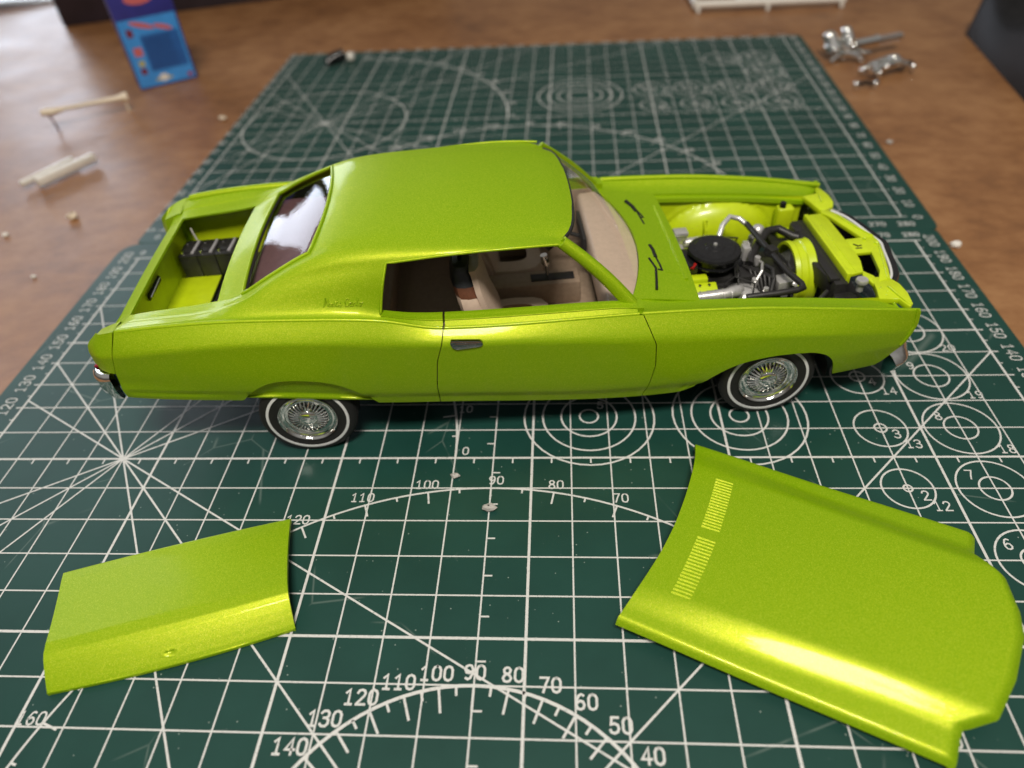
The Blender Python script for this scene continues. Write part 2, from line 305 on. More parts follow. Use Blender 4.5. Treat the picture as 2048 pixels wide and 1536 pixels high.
def rule(P, second=False):
    for i in range(29): P.line(i, 0, i, 20, 0.062 if i % 5 == 0 or i == 28 else 0.036)
    for j in range(21): P.line(0, j, 28, j, 0.062 if j % 5 == 0 else 0.036)
    for i in range(28): P.line(i+.5, 9.98, i+.5, 9.82, 0.04)
    for j in range(20):
        if j < 10: P.line(14.02, j+.5, 14.2, j+.5, 0.04)
        else: P.line(13.98, j+.5, 13.8, j+.5, 0.04)
        P.line(-.12, j+.5, 0, j+.5, 0.03); P.line(28, j+.5, 28.12, j+.5, 0.03)
        P.line(28, j, 28.2, j, 0.045); P.line(-.2, j, 0, j, 0.045)
    P.line(28, 20, 28.2, 20, 0.05); P.line(-.2, 20, 0, 20, 0.05)
    for j in range(0, 21):
        P.num(str(j*10), -.52, j+.05, 0.32, R(90)); P.num(str(j*10), 28.55, j-.05, 0.31, R(-90))
    for i in range(0, 29, 1):
        P.num(str(i*10), i, -.5, 0.25); P.num(str(i*10), i, 20.38, 0.24)
    for a in (30, 45, 60):
        for q in (a, a+180, 180-a, 360-a): P.seg(4, 10, R(q), 0.045)
    P.seg(24, 10, R(45), 0.045); P.seg(24, 10, R(225), 0.045)
    if second:
        P.arc(4, 10, 4, 0, 360, 0.05)
    P.arc(14, 0, 9, 0, 180, 0.05); P.arc(14, 0, 4, 0, 180, 0.07); P.arc(4, 10, 9, 0, 90, 0.06)
    for a in range(0, 185, 5):
        c, s = math.cos(R(a)), math.sin(R(a)); l = 0.36 if a % 10 == 0 else 0.13
        P.line(14+9*c, 9*s, 14+(9-l)*c, (9-l)*s, 0.045)
        l = 0.5 if a % 10 == 0 else 0.2
        P.line(14+4*c, 4*s, 14+(4-l)*c, (4-l)*s, 0.05)
        if a % 10 == 0:
            P.num(str(a), 14 + 4.42*c, 4.27*s if a == 90 else 4.30*s, 0.29, 0, 0.05)
            P.num(str(a), 14 + 9.3*c + (0.12 if a == 90 else 0), 9.25*s, 0.25)
        b = a - 90
        if b < 0: continue
        c, s = math.cos(R(b)), math.sin(R(b)); l = 0.36 if b % 10 == 0 else 0.13
        P.line(4+9*c, 10+9*s, 4+(9-l)*c, 10+(9-l)*s, 0.045)
        if b % 10 == 0 and b >= 0: P.num(str(b), 4+9*c+0.25, 10+9*s+0.24, 0.25)
    def ring(x, y, d1, d2):
        P.arc(x, y, d1/20, 0, 360, 0.045); P.arc(x, y, d2/20, 0, 360, 0.045)
        if d1 < 6: P.num(str(d1), x+.33, y-.22, 0.27)
        else: P.num(str(d1), x-.42, y+.42, 0.27)
        P.num(str(d2), x+d2/20*.72+.16, y-d2/20*.72-.1, 0.26)
    if second:
        for i in range(4): ring(20+2*i, 11, 2+i, 12+i); ring(20+2*i, 13, 6+i, 16)
        ring(26, 15, 8, 18); ring(26, 17, 9, 18); ring(24, 17, 3, 16)
        for r in (.6, 1.1, 1.6, 2.1): P.arc(16.5, 12.5, r, 0, 360, 0.05)
    else:
        for k, y in enumerate((7, 9, 11, 13, 15)): ring(24, y, 1+k, 11+k); ring(26, y, 6+k, 16+k)
        for cx in (16.5, 20.5):
            for r in (.25, .75, 1.25, 1.75): P.arc(cx, 11.5, r, 0, 360, 0.05)
        P.num('5', 16.82, 11.92, 0.26); P.num('10', 17.05, 12.4, 0.2)
def rounded(corners, rad, n=8):
    out = []
    for i, p in enumerate(corners):
        p = Vector(p); a = (Vector(corners[i-1]) - p).normalized(); b = (Vector(corners[(i+1) % len(corners)]) - p).normalized()
        r = rad[i]; 
        if r <= 0: out.append(tuple(p)); continue
        for k in range(n+1):
            t = k/n; q = p + a*r*(1-t)**2 + b*r*t**2; out.append((q.x, q.y))
    return out
def cutting_mat(corners, rad, loc, rz, label, second):
    root = thing('cutting_mat', label, 'cutting mat', loc, rz, 'green cutting mats laid edge to edge')
    MB().prism(rounded(corners, rad), -0.29, 0.0).build('mat_sheet', 'mat', root, smooth=False, bevel=0.03)
    P = Print(root); rule(P, second)
    P.m.build('printed_lines', 'ink', root, out=(0, 0, 1), smooth=False)
cutting_mat([(-1.05, -1), (29, -1), (29, 20.68), (-1.05, 21.1)], [.5, .5, .15, .9], (0, 0, 0), 0, 'dark green cutting mat under the car, nearest to the viewer', False)
cutting_mat([(-.7, -.93), (29.05, -.93), (29.05, 20.45), (-.7, 20.45)], [.3, .5, .3, .3], (0.1, 22.0, 0.004), R(-0.8), 'dark green cutting mat behind the car, out of focus', True)

# ------------------------------------------------------------------ the model car (x forward, y to its left, z up)
CAR = thing('model_car', 'lime green metallic model coupe with open engine bay and open trunk', 'model car', (8.734, 13.649, 0), R(6.345))
zc = pchip([(-4.3, 4.02), (-3.5, 4.26), (-1.3, 4.37), (1.3, 4.25), (2.5, 4.12), (3.9, 3.79), (5.3, 3.72), (8.6, 3.68), (11, 3.57), (13.3, 3.31), (15.5, 2.97)])
yc = pchip([(-4.35, 2.98), (-3.5, 3.22), (-1.3, 3.33), (1.3, 3.42), (2.6, 3.45), (4, 3.47), (5.3, 3.47), (8.6, 3.43), (11, 3.42), (13.3, 3.4), (15.5, 3.3)])
zm = pchip([(-4.3, 3.62), (-1, 3.9), (1.3, 3.76), (2.6, 3.62), (4, 3.5), (5.3, 3.42), (8.6, 3.12), (11, 2.94), (13, 2.72), (15.5, 2.36)])
ym = pchip([(-4.4, 3.12), (-4.0, 3.36), (-3, 3.53), (-1, 3.68), (2.6, 3.74), (5.3, 3.76), (8.6, 3.76), (11, 3.74), (13, 3.66), (14.5, 3.52), (15.5, 3.36)])
zs = pchip([(-4.4, 2.42), (-3.7, 2.36), (-1.1, 2.08), (2.1, 1.66), (3.6, 1.52), (8.75, 1.12), (9.9, 1.15), (13.1, 1.2), (15.4, 1.3)])
ys = pchip([(-4.4, 3.1), (-3.8, 3.36), (-2, 3.48), (3, 3.52), (9, 3.52), (13, 3.45), (15.4, 3.2)])
_yc = {}
def side_y(x, z):
    k = round(x, 3)
    if k not in _yc:
        a, b, c, d, e, f = zc(x), yc(x), zm(x), ym(x), zs(x), ys(x)
        pts = [(e - .05, f - .02), (e, f), (e + .16, f + .035), (e + .2, f + .045), (e + .215, f + .01), (e + .24, f + .01), (e + .26, f + .05), (e + .5, lerp(f, d, .62)),
               (lerp(e, c, .62), lerp(f, d, .9)), (c - .16, d - .004), (c, d), (lerp(c, a, .22), lerp(d, b, .16)), (lerp(c, a, .6), lerp(d, b, .56)), (a, b), (a + .1, b - .03)]
        if x > 12.9: pts = pts[:2] + pts[7:]
        _yc[k] = pchip(pts)
    return _yc[k](z)
def arch_rear(x):
    t = abs((x - 0.48) / 1.62)
    return zs(x) if t >= 1 else zs(x) + 0.83 * (1 - t ** 2.7)
farch = pchip([(9.0, 1.12), (9.65, 1.15), (10.0, 1.30), (10.2, 1.45), (10.55, 1.77), (10.9, 2.0), (11.4, 2.17), (12.1, 2.25), (12.8, 2.22), (13.15, 2.12), (13.4, 1.93), (13.57, 1.62), (13.66, 1.22)])
def arch_front(x): return farch(x) if x < 13.66 else zs(x)
def side_panel(xl, xr, us, nv, bottom, s, ledge=None):
    rows = []
    for u in us:
        row = []
        for j in range(nv + 1):
            v = j / nv; x = lerp(xl(3.0), xr(3.0), u); z = 3
            for _ in range(3):
                z = lerp(zs(x), zc(x) - .03, v); x = lerp(xl(z), xr(z), u)
            z = lerp(bottom(x), zc(x) - .03, v)
            row.append((x, s * side_y(x, z), z))
        rows.append(row)
    return rows
def bead(mb, xs, s, r=0.055): mb.tube([(x, s * (yc(x) - .048), zc(x) - .036) for x in xs], r, 12)
def inset(a, b, d=.045):
    l = math.hypot(b[0]-a[0], b[1]-a[1]); return (a[0] + (b[0]-a[0])/l*d, a[1] + (b[1]-a[1])/l*d)
door_r = lin([(1.3, 3.63), (2.2, 3.64), (3.0, 3.74), (3.5, 3.9), (3.8, 3.98), (4.2, 4.0)])
door_f = lin([(1.0, 8.72), (1.6, 8.86), (2.3, 8.97), (3.0, 8.93), (3.4, 8.76), (3.7, 8.62), (4.0, 8.55)])
seam_r = lin([(2.2, -3.93), (2.7, -3.93), (3.2, -3.86), (3.8, -3.68), (4.3, -3.5)])
nose_x = lin([(1.2, 14.74), (1.4, 14.94), (1.8, 15.2), (2.1, 15.36), (2.6, 15.5), (3.1, 15.47)])
zB = pchip([(-4.3, 4.03), (-3.5, 4.22), (-1.3, 4.36), (1.3, 4.34), (2.2, 4.27), (2.7, 4.12), (3.3, 4.0), (4, 3.94), (5.3, 3.90), (7.9, 3.85), (8.5, 3.78)])
yB = pchip([(-4.3, 2.85), (-3.5, 3.06), (-1.3, 3.15), (1.3, 3.2), (8.5, 3.18)])
def ledge_rows(x0, x1, n, s):
    rows = []
    for i in range(n + 1):
        x = lerp(x0, x1, i / n); b = (yB(x), zB(x)); a = inset((yc(x), zc(x)), b)
        prof = [(0, 0), (.25, .0), (.5, .0), (.55, .035), (.68, .035), (.73, 0), (1, 0)]
        rows.append([(x, s * (lerp(a[0], b[0], t) + h * .7), lerp(a[1], b[1], t) + h * .7) for t, h in prof] + [(x, s * (b[0] - .16), b[1] - .02), (x, s * (b[0] - .18), b[1] - .3)])
    return rows
for s in (-1, 1):
    q = MB().grid(side_panel(seam_r, lambda z: door_r(z) - .011, np.linspace(0, 1, 130), 26, arch_rear, s)); bead(q, np.linspace(-3.5, 3.95, 50), s)
    q.build('quarter_panel', 'paint', CAR, out=(0, s, 0), solid=.06, split=60)
    # recessed skirt that fills the rear arch
    rows = []
    for x in np.linspace(-1.12, 2.08, 60):
        zb = zs(x) + .05; zt = max(arch_rear(x) + .03, zb + .01)
        rows.append([(x, s * (side_y(x, lerp(zb, zt, t)) - .11 + (0.05 if t < .12 else 0)), lerp(zb, zt, t)) for t in (0, .06, .11, .16, .3, .5, .75, 1)])
    MB().grid(rows).build('fender_skirt', 'paint', CAR, out=(0, s, 0), solid=.05, split=60)
    q = MB().grid(side_panel(lambda z: door_r(z) + .011, lambda z: door_f(z) - .011, np.linspace(0, 1, 80), 26, zs, s)); bead(q, np.linspace(4.0, 8.55, 40), s)
    q.grid(ledge_rows(4.02, 8.52, 40, s))
    door = q.build('door', 'paint', CAR, out=(0, s, 0), solid=.06, split=60)
    h = MB()
    for k in range(2):
        pts = [(4.13, 3.62), (4.80, 3.555), (4.86, 3.5), (4.85, 3.43), (4.78, 3.39), (4.24, 3.35), (4.14, 3.42), (4.1, 3.55)]
        if k: pts = [(lerp(4.46, x, .72), lerp(3.49, z, .62)) for x, z in pts]
        y0 = s * (side_y(4.45, 3.5) + (.0 if not k else .05)); h.add([(x, y0 - s*.05, z - .0) for x, z in pts] + [(x, y0 + s*(.055 if not k else .03), z) for x, z in pts],
              [tuple(range(8)), tuple(range(8, 16))] + [(i, (i+1) % 8, 8+(i+1) % 8, 8+i) for i in range(8)])
    h.build('door_handle', 'darkchrome', door, bevel=.018)
    us = np.concatenate([np.linspace(0, .66, 80), np.linspace(.66, .77, 50)[1:], np.linspace(.77, 1, 24)[1:]])
    q = MB().grid(side_panel(lambda z: door_f(z) + .011, nose_x, us, 26, arch_front, s)); bead(q, np.linspace(8.63, 15.45, 50), s)
    # fender top, sloping in to the hood opening
    zi = pchip([(8.5, 3.62), (9.5, 3.46), (11.4, 3.31), (13, 3.16), (14.4, 2.97), (15.3, 2.80)])
    rows = []
    for x in np.linspace(8.56, 15.42, 60):
        w = max(0, (x - 14.5) / .8); yi = 2.72 + .35 * w ** 2
        b = (yi, zi(x)); a = inset((yc(x), zc(x)), b); row = [(x, s * lerp(a[0], b[0], t), lerp(a[1], b[1], t) - .05 * math.sin(math.pi * t)) for t in np.linspace(0, 1, 8)]
        row += [(x, s * (b[0] - .01), b[1] - .07), (x, s * (b[0] - .16), b[1] - .09), (x, s * (b[0] - .18), b[1] - .2)]
        rows.append(row)
    q.grid(rows)
    # nose trim rib
    q.tube([(nose_x(z) - .10, s * (side_y(nose_x(z) - .10, z) + .004), z) for z in np.linspace(2.0, 3.02, 16)], .03, 8)
    fender = q.build('front_fender', 'paint', CAR, out=(0, s, 0), solid=.035, split=60)
    # tail cap behind the seam
    rows = []
    for u in np.linspace(0, 1, 26):
        row = []
        for j in range(19):
            v = j / 18; z = lerp(3.17, 4.2, v); x0 = seam_r(z) - .010; x1 = lin([(3.17, -4.47), (3.6, -4.47), (3.88, -4.43), (4.02, -4.34), (4.1, -4.24), (4.2, -4.1)])(z)
            x = lerp(x0, x1, u); zt = zc(x); z = lerp(3.17 + .03 * u, zt, v)
            rnd = .13 * max(0, (u - .55) / .45) ** 2.5
            row.append((x, s * (side_y(x, z) - rnd), z))
        xe = lerp(seam_r(4.0) - .02, -4.16, u); row += [(xe, s * 2.85, zc(xe) - .09), (xe, s * 2.58, zc(xe) - .14), (xe - .06 * u, s * 2.58, 3.2)]
        rows.append(row)
    q = MB().grid(rows, closed=True); nn = len(rows[0]); o0 = len(q.v) - nn
    cen = tuple(sum(p[k] for p in rows[-1]) / nn for k in range(3)); q.add([(cen[0] - .03, cen[1], cen[2])] + rows[-1], [(0, k + 1, (k + 1) % nn + 1) for k in range(nn)])
    q.build('tail_cap', 'paint', CAR, split=50)

# roof, sail panels, rear deck: one lofted skin
yD = pchip([(-4.3, 2.66), (-1.35, 2.86), (-.65, 2.84), (1.05, 2.72), (2.85, 2.77), (5.4, 2.80), (7.3, 2.66)])
zD = pchip([(-4.3, 3.97), (-3.5, 4.14), (-1.35, 4.33), (-.65, 4.53), (0, 4.77), (1.05, 5.04), (2, 5.16), (2.85, 5.22), (4.3, 5.32), (5.4, 5.35), (6.85, 5.29), (7.3, 5.19)])
yRr = pchip([(-4.3, 2.45), (-1.35, 2.62), (-.65, 2.64), (1.05, 2.40), (2.85, 2.45), (5, 2.48), (7.3, 2.36)])
zRr = pchip([(-4.3, 3.94), (-3.5, 4.09), (-1.35, 4.29), (-0.65, 4.52), (0, 4.84), (1.05, 5.26), (1.5, 5.37), (2, 5.43), (2.85, 5.46), (4.3, 5.45), (5.4, 5.41), (6.85, 5.31), (7.3, 5.23)])
yG = pchip([(-4.3, 2.3), (-1.35, 2.32), (-.65, 2.46), (1.05, 2.2), (2.85, 2.05), (7.3, 2.0)])
zG = pchip([(-4.3, 3.92), (-3.52, 4.06), (-1.35, 4.27), (-0.65, 4.5), (0, 4.83), (1.05, 5.28), (1.5, 5.42), (2, 5.49), (2.85, 5.53), (4.3, 5.52), (5.4, 5.48), (6.85, 5.37), (7.3, 5.28)])
zT = pchip([(-4.3, 3.9), (-3.52, 4.07), (-1.35, 4.28), (-0.65, 4.52), (0, 4.88), (1.05, 5.4), (1.8, 5.57), (2.85, 5.63), (4.3, 5.63), (5.4, 5.59), (6.85, 5.46), (7.3, 5.36)])
bow = lin([(-4.3, -.12), (-3.52, -.02), (-3.4, 0), (-1.35, -.1), (-.65, -.12), (1.05, .2), (2.2, 0), (7.3, 0)])
hd = pchip([(5, 0), (6.2, .3), (7.27, 1)])
def section(x):
    C_, B, D, Q, G = (yc(x), zc(x)), (yB(x), zB(x)), (yD(x), zD(x)), (yRr(x), zRr(x)), (yG(x), zG(x))
    C_ = inset(C_, B)
    pts = [C_, (lerp(C_[0], B[0], .5), lerp(C_[1], B[1], .5) - .03)]
    wv = max(0, min(1, (x + 1.2) / 2))
    for t in np.linspace(0, 1, 9)[:-1]:
        pts.append((lerp(B[0], D[0], t) + wv * (.07 * math.sin(math.pi * t) - .10 * math.sin(math.pi * t) * (1 - t)), lerp(B[1], D[1], t)))
    mid = (max(D[0], Q[0]) * .5 + Q[0] * .5, D[1] * .25 + Q[1] * .75)
    for t in np.linspace(0, 1, 7)[:-1]:
        pts.append(((1-t)**2*D[0] + 2*t*(1-t)*(D[0]*.8+Q[0]*.2) + t*t*Q[0], (1-t)**2*D[1] + 2*t*(1-t)*(D[1]*.28+Q[1]*.72) + t*t*Q[1]))
    for t in np.linspace(0, 1, 5)[:-1]: pts.append((lerp(Q[0], G[0], t), lerp(Q[1], G[1], t)))
    gi = len(pts)
    for t in np.linspace(0, 1, 11): pts.append((G[0] * (1 - t), G[1] + (zT(x) - G[1]) * (1 - (1 - t) ** 2)))
    return pts, gi
ROWD = 10; 
stations = [-4.3, -4.15, -4.0, -3.8, -3.6, -3.52] + list(np.linspace(-3.3, -1.5, 10)) + [-1.35, -1.2, -1.0, -.8, -.65] + list(np.linspace(-.5, .95, 12)) + [1.05, 1.15, 1.3] + list(np.linspace(1.5, 2.6, 9)) + [2.75, 2.85] + list(np.linspace(3.0, 7.0, 27)) + [7.12, 7.22, 7.3]
def iX(v): return min(range(len(stations)), key=lambda k: abs(stations[k] - v))
I0, I1, I2, I3, IW = iX(-3.52), iX(-1.35), iX(-.65), iX(1.05), iX(2.85)
def hcurve(y): return min(.42, .03 * y * y + .26 * (abs(y) / 2.45) ** 8)
def skin_row(x):
    pts, gi = section(x); half = []
    for k, (y, z) in enumerate(pts):
        xx = x
        if 2 <= k <= ROWD: t = (k - 2) / 8; xx = x - .28 * (1 - t) * max(0, 1 - abs(x - 2.85) / 1.8)
        if k < 2: xx = x - .28 * max(0, 1 - abs(x - 2.85) / 1.8)
        if k >= gi: xx += bow(x) * (1 - (y / yG(x)) ** 2)
        xx -= hcurve(y) * hd(x)
        if x < -3.52: xx = -3.52 + (xx + 3.52) * (.45 + .22 * max(0, min(1, (y - 2.6) / .4)) ** 2)
        half.append((xx, y, z))
    return [(a, -b, c) for a, b, c in half] + [(a, b, c) for a, b, c in reversed(half[:-1])], gi
rows = []; 
for x in stations:
    r_, GI = skin_row(x); rows.append(r_)
NR = len(rows[0])
def skip(i, j):
    jj = j if j < NR // 2 else NR - 2 - j       # mirrored column index (face between jj and jj+1)
    if I0 <= i < I1 and jj >= GI: return True   # trunk opening
    if I2 <= i < I3 and jj >= GI: return True   # rear window opening
    if i >= IW and jj < ROWD: return True       # side windows
    return False
q = MB().grid(rows, skip)
for s in (-1, 1):
    lr = ledge_rows(2.58, 3.97, 12, s); q.grid(lr)
    # drip rail over the window and round the sail edge
    q.tube([(2.57, s*(yB(2.57)+.01), zB(2.57)), (2.68, s*2.99, 4.7), (2.85, s*(yD(2.85)+.02), zD(2.85)), *[(x, s*(yD(x)+.02), zD(x)-.005) for x in np.linspace(3.0, 6.75, 16)]], .035, 8)
    # windscreen pillar
    top = Vector((6.84, s*2.60, 5.27)); bot = Vector((8.44, s*3.03, 3.68)); rowsP = []
    for t in np.linspace(0, 1, 12):
        p = top.lerp(bot, t); w = lerp(.17, .22, t)
        ax = Vector((.62, 0, .62)); ay = Vector((0, s, 0))
        p = p + Vector((.05, 0, .05)) * math.sin(math.pi * t)
        pr = [(-.5, -.9), (.5, -.9), (.62, -.2), (.5, .5), (.1, .85), (-.4, .75), (-.62, .4)]
        rowsP.append([p + ax * a * w + ay * b * .09 for a, b in pr])
    q.grid(rowsP, closed=True)
    q.box((8.52, s*3.12, 3.62), (.25, .3, .2))
roof = q.build('roof_and_deck', 'paint', CAR, out=(0, 0, 1), solid=.055, split=60)
# script emblem on both sail panels
LET = {'M': [[(0, 0), (.12, .1), (.28, .95), (.34, 1), (.42, .25), (.7, 1), (.76, .95), (.82, .1), (.95, .05)]], 'o': [[(.35, .45), (.15, .4), (.08, .15), (.25, 0), (.42, .15), (.38, .42), (.6, .35)]],
       'n': [[(0, .4), (.12, .45), (.1, 0), (.15, .3), (.35, .45), (.42, .1), (.6, .08)]], 't': [[(.25, .8), (.15, .1), (.3, 0), (.5, .15)], [(.02, .55), (.42, .58)]], 'e': [[(.05, .22), (.4, .28), (.3, .45), (.1, .35), (.1, .05), (.3, 0), (.55, .2)]],
       'C': [[(.75, .8), (.6, 1), (.25, .85), (.08, .4), (.25, 0), (.6, .05), (.8, .3)]], 'a': [[(.4, .4), (.15, .4), (.08, .12), (.25, 0), (.4, .2), (.42, .42), (.42, .05), (.6, .08)]], 'r': [[(0, .35), (.15, .48), (.12, 0), (.2, .35), (.42, .42)]], 'l': [[(.05, .1), (.35, .8), (.25, .95), (.15, .7), (.18, .1), (.35, .02)]]}
def sail_y(x, z):
    pts, gi = section(x); zz = [p[1] for p in pts[2:14]]; yy = [p[0] for p in pts[2:14]]; return float(np.interp(z, zz, yy))
for s in (-1, 1):
    em = MB(); adv = {'M': .95, 'C': .85}; cur = 0; ch = 'Monte Carlo'; tot = sum(adv.get(c, .58) if c != ' ' else .45 for c in ch)
    for c in ch:
        if c == ' ': cur += .45; continue
        for st in LET[c]:
            P3 = []
            for a, b in st:
                f = (cur + a + .25 * b) / (tot + .3); x = (1.30 + .92 * f) if s < 0 else (2.22 - .92 * f); z = 4.42 - .055 * (x - 1.3) + .17 * b
                P3.append((x, s * (sail_y(x, z) + .004), z))
            em.tube(P3, .018, 6)
        cur += adv.get(c, .58)
    em.build('script_emblem', 'paint', roof)
# tail panel, rear bumper
rows = []
for y in np.linspace(-2.75, 2.75, 40):
    e = max(0, (abs(y) - 2.6) / .45); k = -.3 * e ** 2; z0 = zT(-4.3) + .01 + .10 * (abs(y) / 3) ** 4
    rows.append([(-3.87 + k, y, z0), (-3.93 + k, y, z0 - .08), (-3.96 + k, y, 3.6), (-3.97 + k, y, 3.2), (-3.9 + k, y, 2.6)])
MB().grid(rows).build('tail_panel', 'paint', CAR, out=(-1, 0, 0), solid=.05, split=60)
def bumper(name, path, prof, mat='chrome'):
    rows = []; P = [Vector((x, y, 0)) for x, y in path]; cx = sum(a for a, z in prof) / len(prof)
    for i, p in enumerate(P):
        t = (P[min(i+1, len(P)-1)] - P[max(i-1, 0)]).normalized(); nrm = Vector((t.y, -t.x, 0))
        rows.append([(p.x + nrm.x*a, p.y + nrm.y*a, z) for a, z in prof])
    q = MB().grid(rows, closed=True); n = len(prof)
    for r_ in (rows[0], rows[-1]): q.add(r_, [tuple(range(n))])
    return q.build(name, mat, CAR, split=55)
def spath(fx, ymax, n=24, wrap=()): 
    w = list(wrap); mid = [(fx(y), y) for y in np.linspace(-ymax, ymax, n)]
    return [(x, -y) for x, y in w] + mid + [(x, y) for x, y in reversed(w)]
bumper('rear_bumper', spath(lambda y: -4.42 + .008 * y * y, 2.95, 24, [(-4.02, 3.33), (-4.12, 3.33), (-4.22, 3.3), (-4.32, 3.23), (-4.39, 3.1)])[::-1], [(-.06, 3.15), (.08, 3.18), (.15, 3.12), (.16, 2.98), (.14, 2.7), (.08, 2.45), (.0, 2.33), (-.08, 2.36)])
for s in (-1, 1):
    MB().box((-4.40, s*2.8, 3.205), (.14, .6, .06)).build('tail_light', 'redlens', CAR, bevel=.02)
bumper('front_bumper', spath(lambda y: 16.12 - .075 * y * y, 2.9, 24, [(15.12, 3.28), (15.26, 3.24), (15.38, 3.14), (15.46, 3.02)]), [(-.10, 1.60), (.10, 1.58), (.28, 1.46), (.30, 1.40), (.18, 1.16), (.06, .95), (-.06, .90), (-.12, 1.2)])
# front: grille shell, chrome strip, header frame with two triangular openings, corner brackets
_g = pchip([(-.01, 16.2), (.0, 16.2), (.3, 16.13), (1.5, 15.82), (1.95, 15.52), (2.35, 15.34)]); gx = lambda y: _g(abs(y))
rows = [[(gx(y) - .17, y, 2.70), (gx(y) - .14, y, 2.80), (gx(y) - .02, y, 2.82), (gx(y) + .02, y, 2.76), (gx(y) - .03, y, 1.6)] for y in np.linspace(-2.3, 2.3, 40)]
gr = MB().grid(rows).build('grille', 'black', CAR, out=(1, 0, 0), solid=.04)
b_ = MB()
for k in range(9): b_.tube([(gx(y) + .01, y, 1.7 + k * .1) for y in np.linspace(-1.7, 1.7, 14)], .018, 6)
b_.build('grille_bars', 'chrome', gr)
MB().tube([(gx(y) - .21, y, 2.81) for y in np.linspace(-2.0, 2.0, 30)], .04, 8).build('grille_molding', 'white', gr)
MB().tube([(gx(y) - .12, y, 2.80) for y in np.linspace(1.75, 2.35, 8)], .06, 8).build('grille_end', 'chrome', gr)
for s in (-1, 1):
    hl = MB().lathe([(.0, .02), (.3, .04), (.38, -.02), (.44, .03), (.48, .0), (.48, -.3)], (15.22, s*2.55, 2.12), 'x', 28).build('headlight', 'chrome', CAR)
    MB().lathe([(.0, .1), (.2, .09), (.34, .05), (.4, .0)], (15.23, s*2.55, 2.12), 'x', 24).build('lens', 'clear', hl)
    MB().box((15.12, s*2.6, 2.35), (.1, 1.3, .95)).build('headlight_panel', 'paint', CAR, bevel=.05)
hp = MB()
fnz = lambda x, y, z: (x, y, z + .05 * max(0, x - 15))
hp.prism([(14.42, 1.56), (14.42, -1.56), (14.86, -1.45), (15.0, -.95), (15.03, -.63), (15.02, .11), (15.0, 1.25), (14.9, 1.6)], 2.84, 2.93, fnz)    # top plate
hp.prism([(14.39, 1.56), (14.50, 1.56), (14.50, -1.56), (14.39, -1.56)], 2.66, 2.965, fnz)
hp.prism([(14.66, 1.5), (14.69, 1.5), (14.69, -1.46), (14.66, -1.46)], 2.9, 2.945, fnz)
hp.prism([(15.02, .12), (15.40, .12), (15.78, .12), (15.82, -.05), (15.80, -.32), (15.45, -.62), (15.02, -.60)], 2.845, 2.935, fnz)                       # centre bracket
hp.prism([(14.9, 1.62), (15.06, 1.36), (15.46, .10), (15.80, .06), (15.60, .62), (15.36, 1.36), (15.14, 1.72), (14.98, 1.76)], 2.835, 2.95, fnz)
hp.prism([(15.42, -.60), (15.80, -.20), (15.70, -.7), (15.50, -1.45), (15.36, -1.9), (15.04, -1.95), (15.26, -1.5)], 2.83, 2.95, fnz)
hp.prism([(14.86, -1.40), (15.04, -1.66), (15.08, -2.0), (14.9, -2.1), (14.78, -1.6)], 2.825, 2.925, fnz)
hp.tube([(15.76, -.25, 2.99), (15.62, -.75, 2.99), (15.43, -1.45, 2.98), (15.3, -1.9, 2.96)], .03, 6); hp.tube([(15.76, .1, 2.99), (15.52, .62, 2.99), (15.28, 1.36, 2.98)], .03, 6)
for s in (-1, 1):
    hp.prism([(14.74, s*2.66), (15.20, s*2.74), (15.30, s*3.10), (15.42, s*3.0), (15.50, s*2.55), (15.48, s*2.15), (15.38, s*1.9), (15.08, s*1.75), (14.93, s*1.8), (14.84, s*2.3)], 2.78, 2.94, fnz)
    hp.tube([(15.16, s*2.2, 2.97), (15.26, s*2.72, 2.97), (15.36, s*3.04, 2.95)], .035, 6)
    for (a, b) in ((14.95, 2.25), (15.05, 2.42), (14.98, 2.55), (15.2, 2.3)): hp.ball((a, s*b, 2.945), .035, .035, .03, 8, 5)
hp.ball((15.72, -.25, 2.99), .07, .07, .05, 8, 5); hp.ball((15.5, .02, 2.99), .05, .05, .04, 8, 5)
hp.build('radiator_support', 'lime', CAR, bevel=.025)
lt = MB().tube([(15.12, -.18, 2.95), (15.2, -.3, 2.955), (15.3, -.26, 2.95)], .022, 6).tube([(15.1, -.38, 2.95), (15.26, -.4, 2.955)], .018, 6).build('hood_latch', 'black', CAR)

# cowl panel with wiper slots
xb = lambda y: 9.08 - .078 * y * y
rows = []
for y in np.linspace(-2.74, 2.74, 40):
    x1 = 10.27 - .012 * (y) ** 2; rows.append([(lerp(xb(y), x1, u), y, lerp(3.63, 3.40, u) - .0 + .02 * math.sin(math.pi*u)) for u in np.linspace(0, 1, 12)] + [(x1 + .02, y, 3.33), (x1 + .02, y, 2.0)])
cw = MB().grid(rows)
for (x, y, w, h) in ((9.72, 1.1, .30, .9), (9.80, .0, .32, .9), (9.80, -1.15, .32, .95)): cw.box((x, y, 3.475), (w*1.3, h, .05), 0, R(11))
cw.tube([(10.05, y, 3.47 - .02*abs(y)) for y in np.linspace(-1.9, 1.9, 12)], .03, 6)
cw = cw.build('cowl_panel', 'paint', CAR, out=(0, 0, 1), solid=.04, split=50)
for pts in ([(9.22, 2.05), (9.36, 1.75), (9.42, 1.45)], [(9.35, 1.72), (9.52, 1.3), (9.55, 1.12), (9.47, 1.15)], [(9.44, 1.4), (9.5, .75)],
            [(9.42, -.35), (9.46, -.6), (9.46, -.95)], [(9.46, -.9), (9.5, -1.3), (9.5, -1.55), (9.4, -1.5)], [(9.27, -1.0), (9.36, -1.45), (9.27, -1.95), (9.18, -2.4)]):
    th = .06 if len(pts) == 3 and pts[0][1] in (2.05, -.35) else .036
    MB().tube([(x, y, 3.575 - .2 * (x - 9.3)) for x, y in pts], th, 8).build('wiper_slot', 'black', cw)

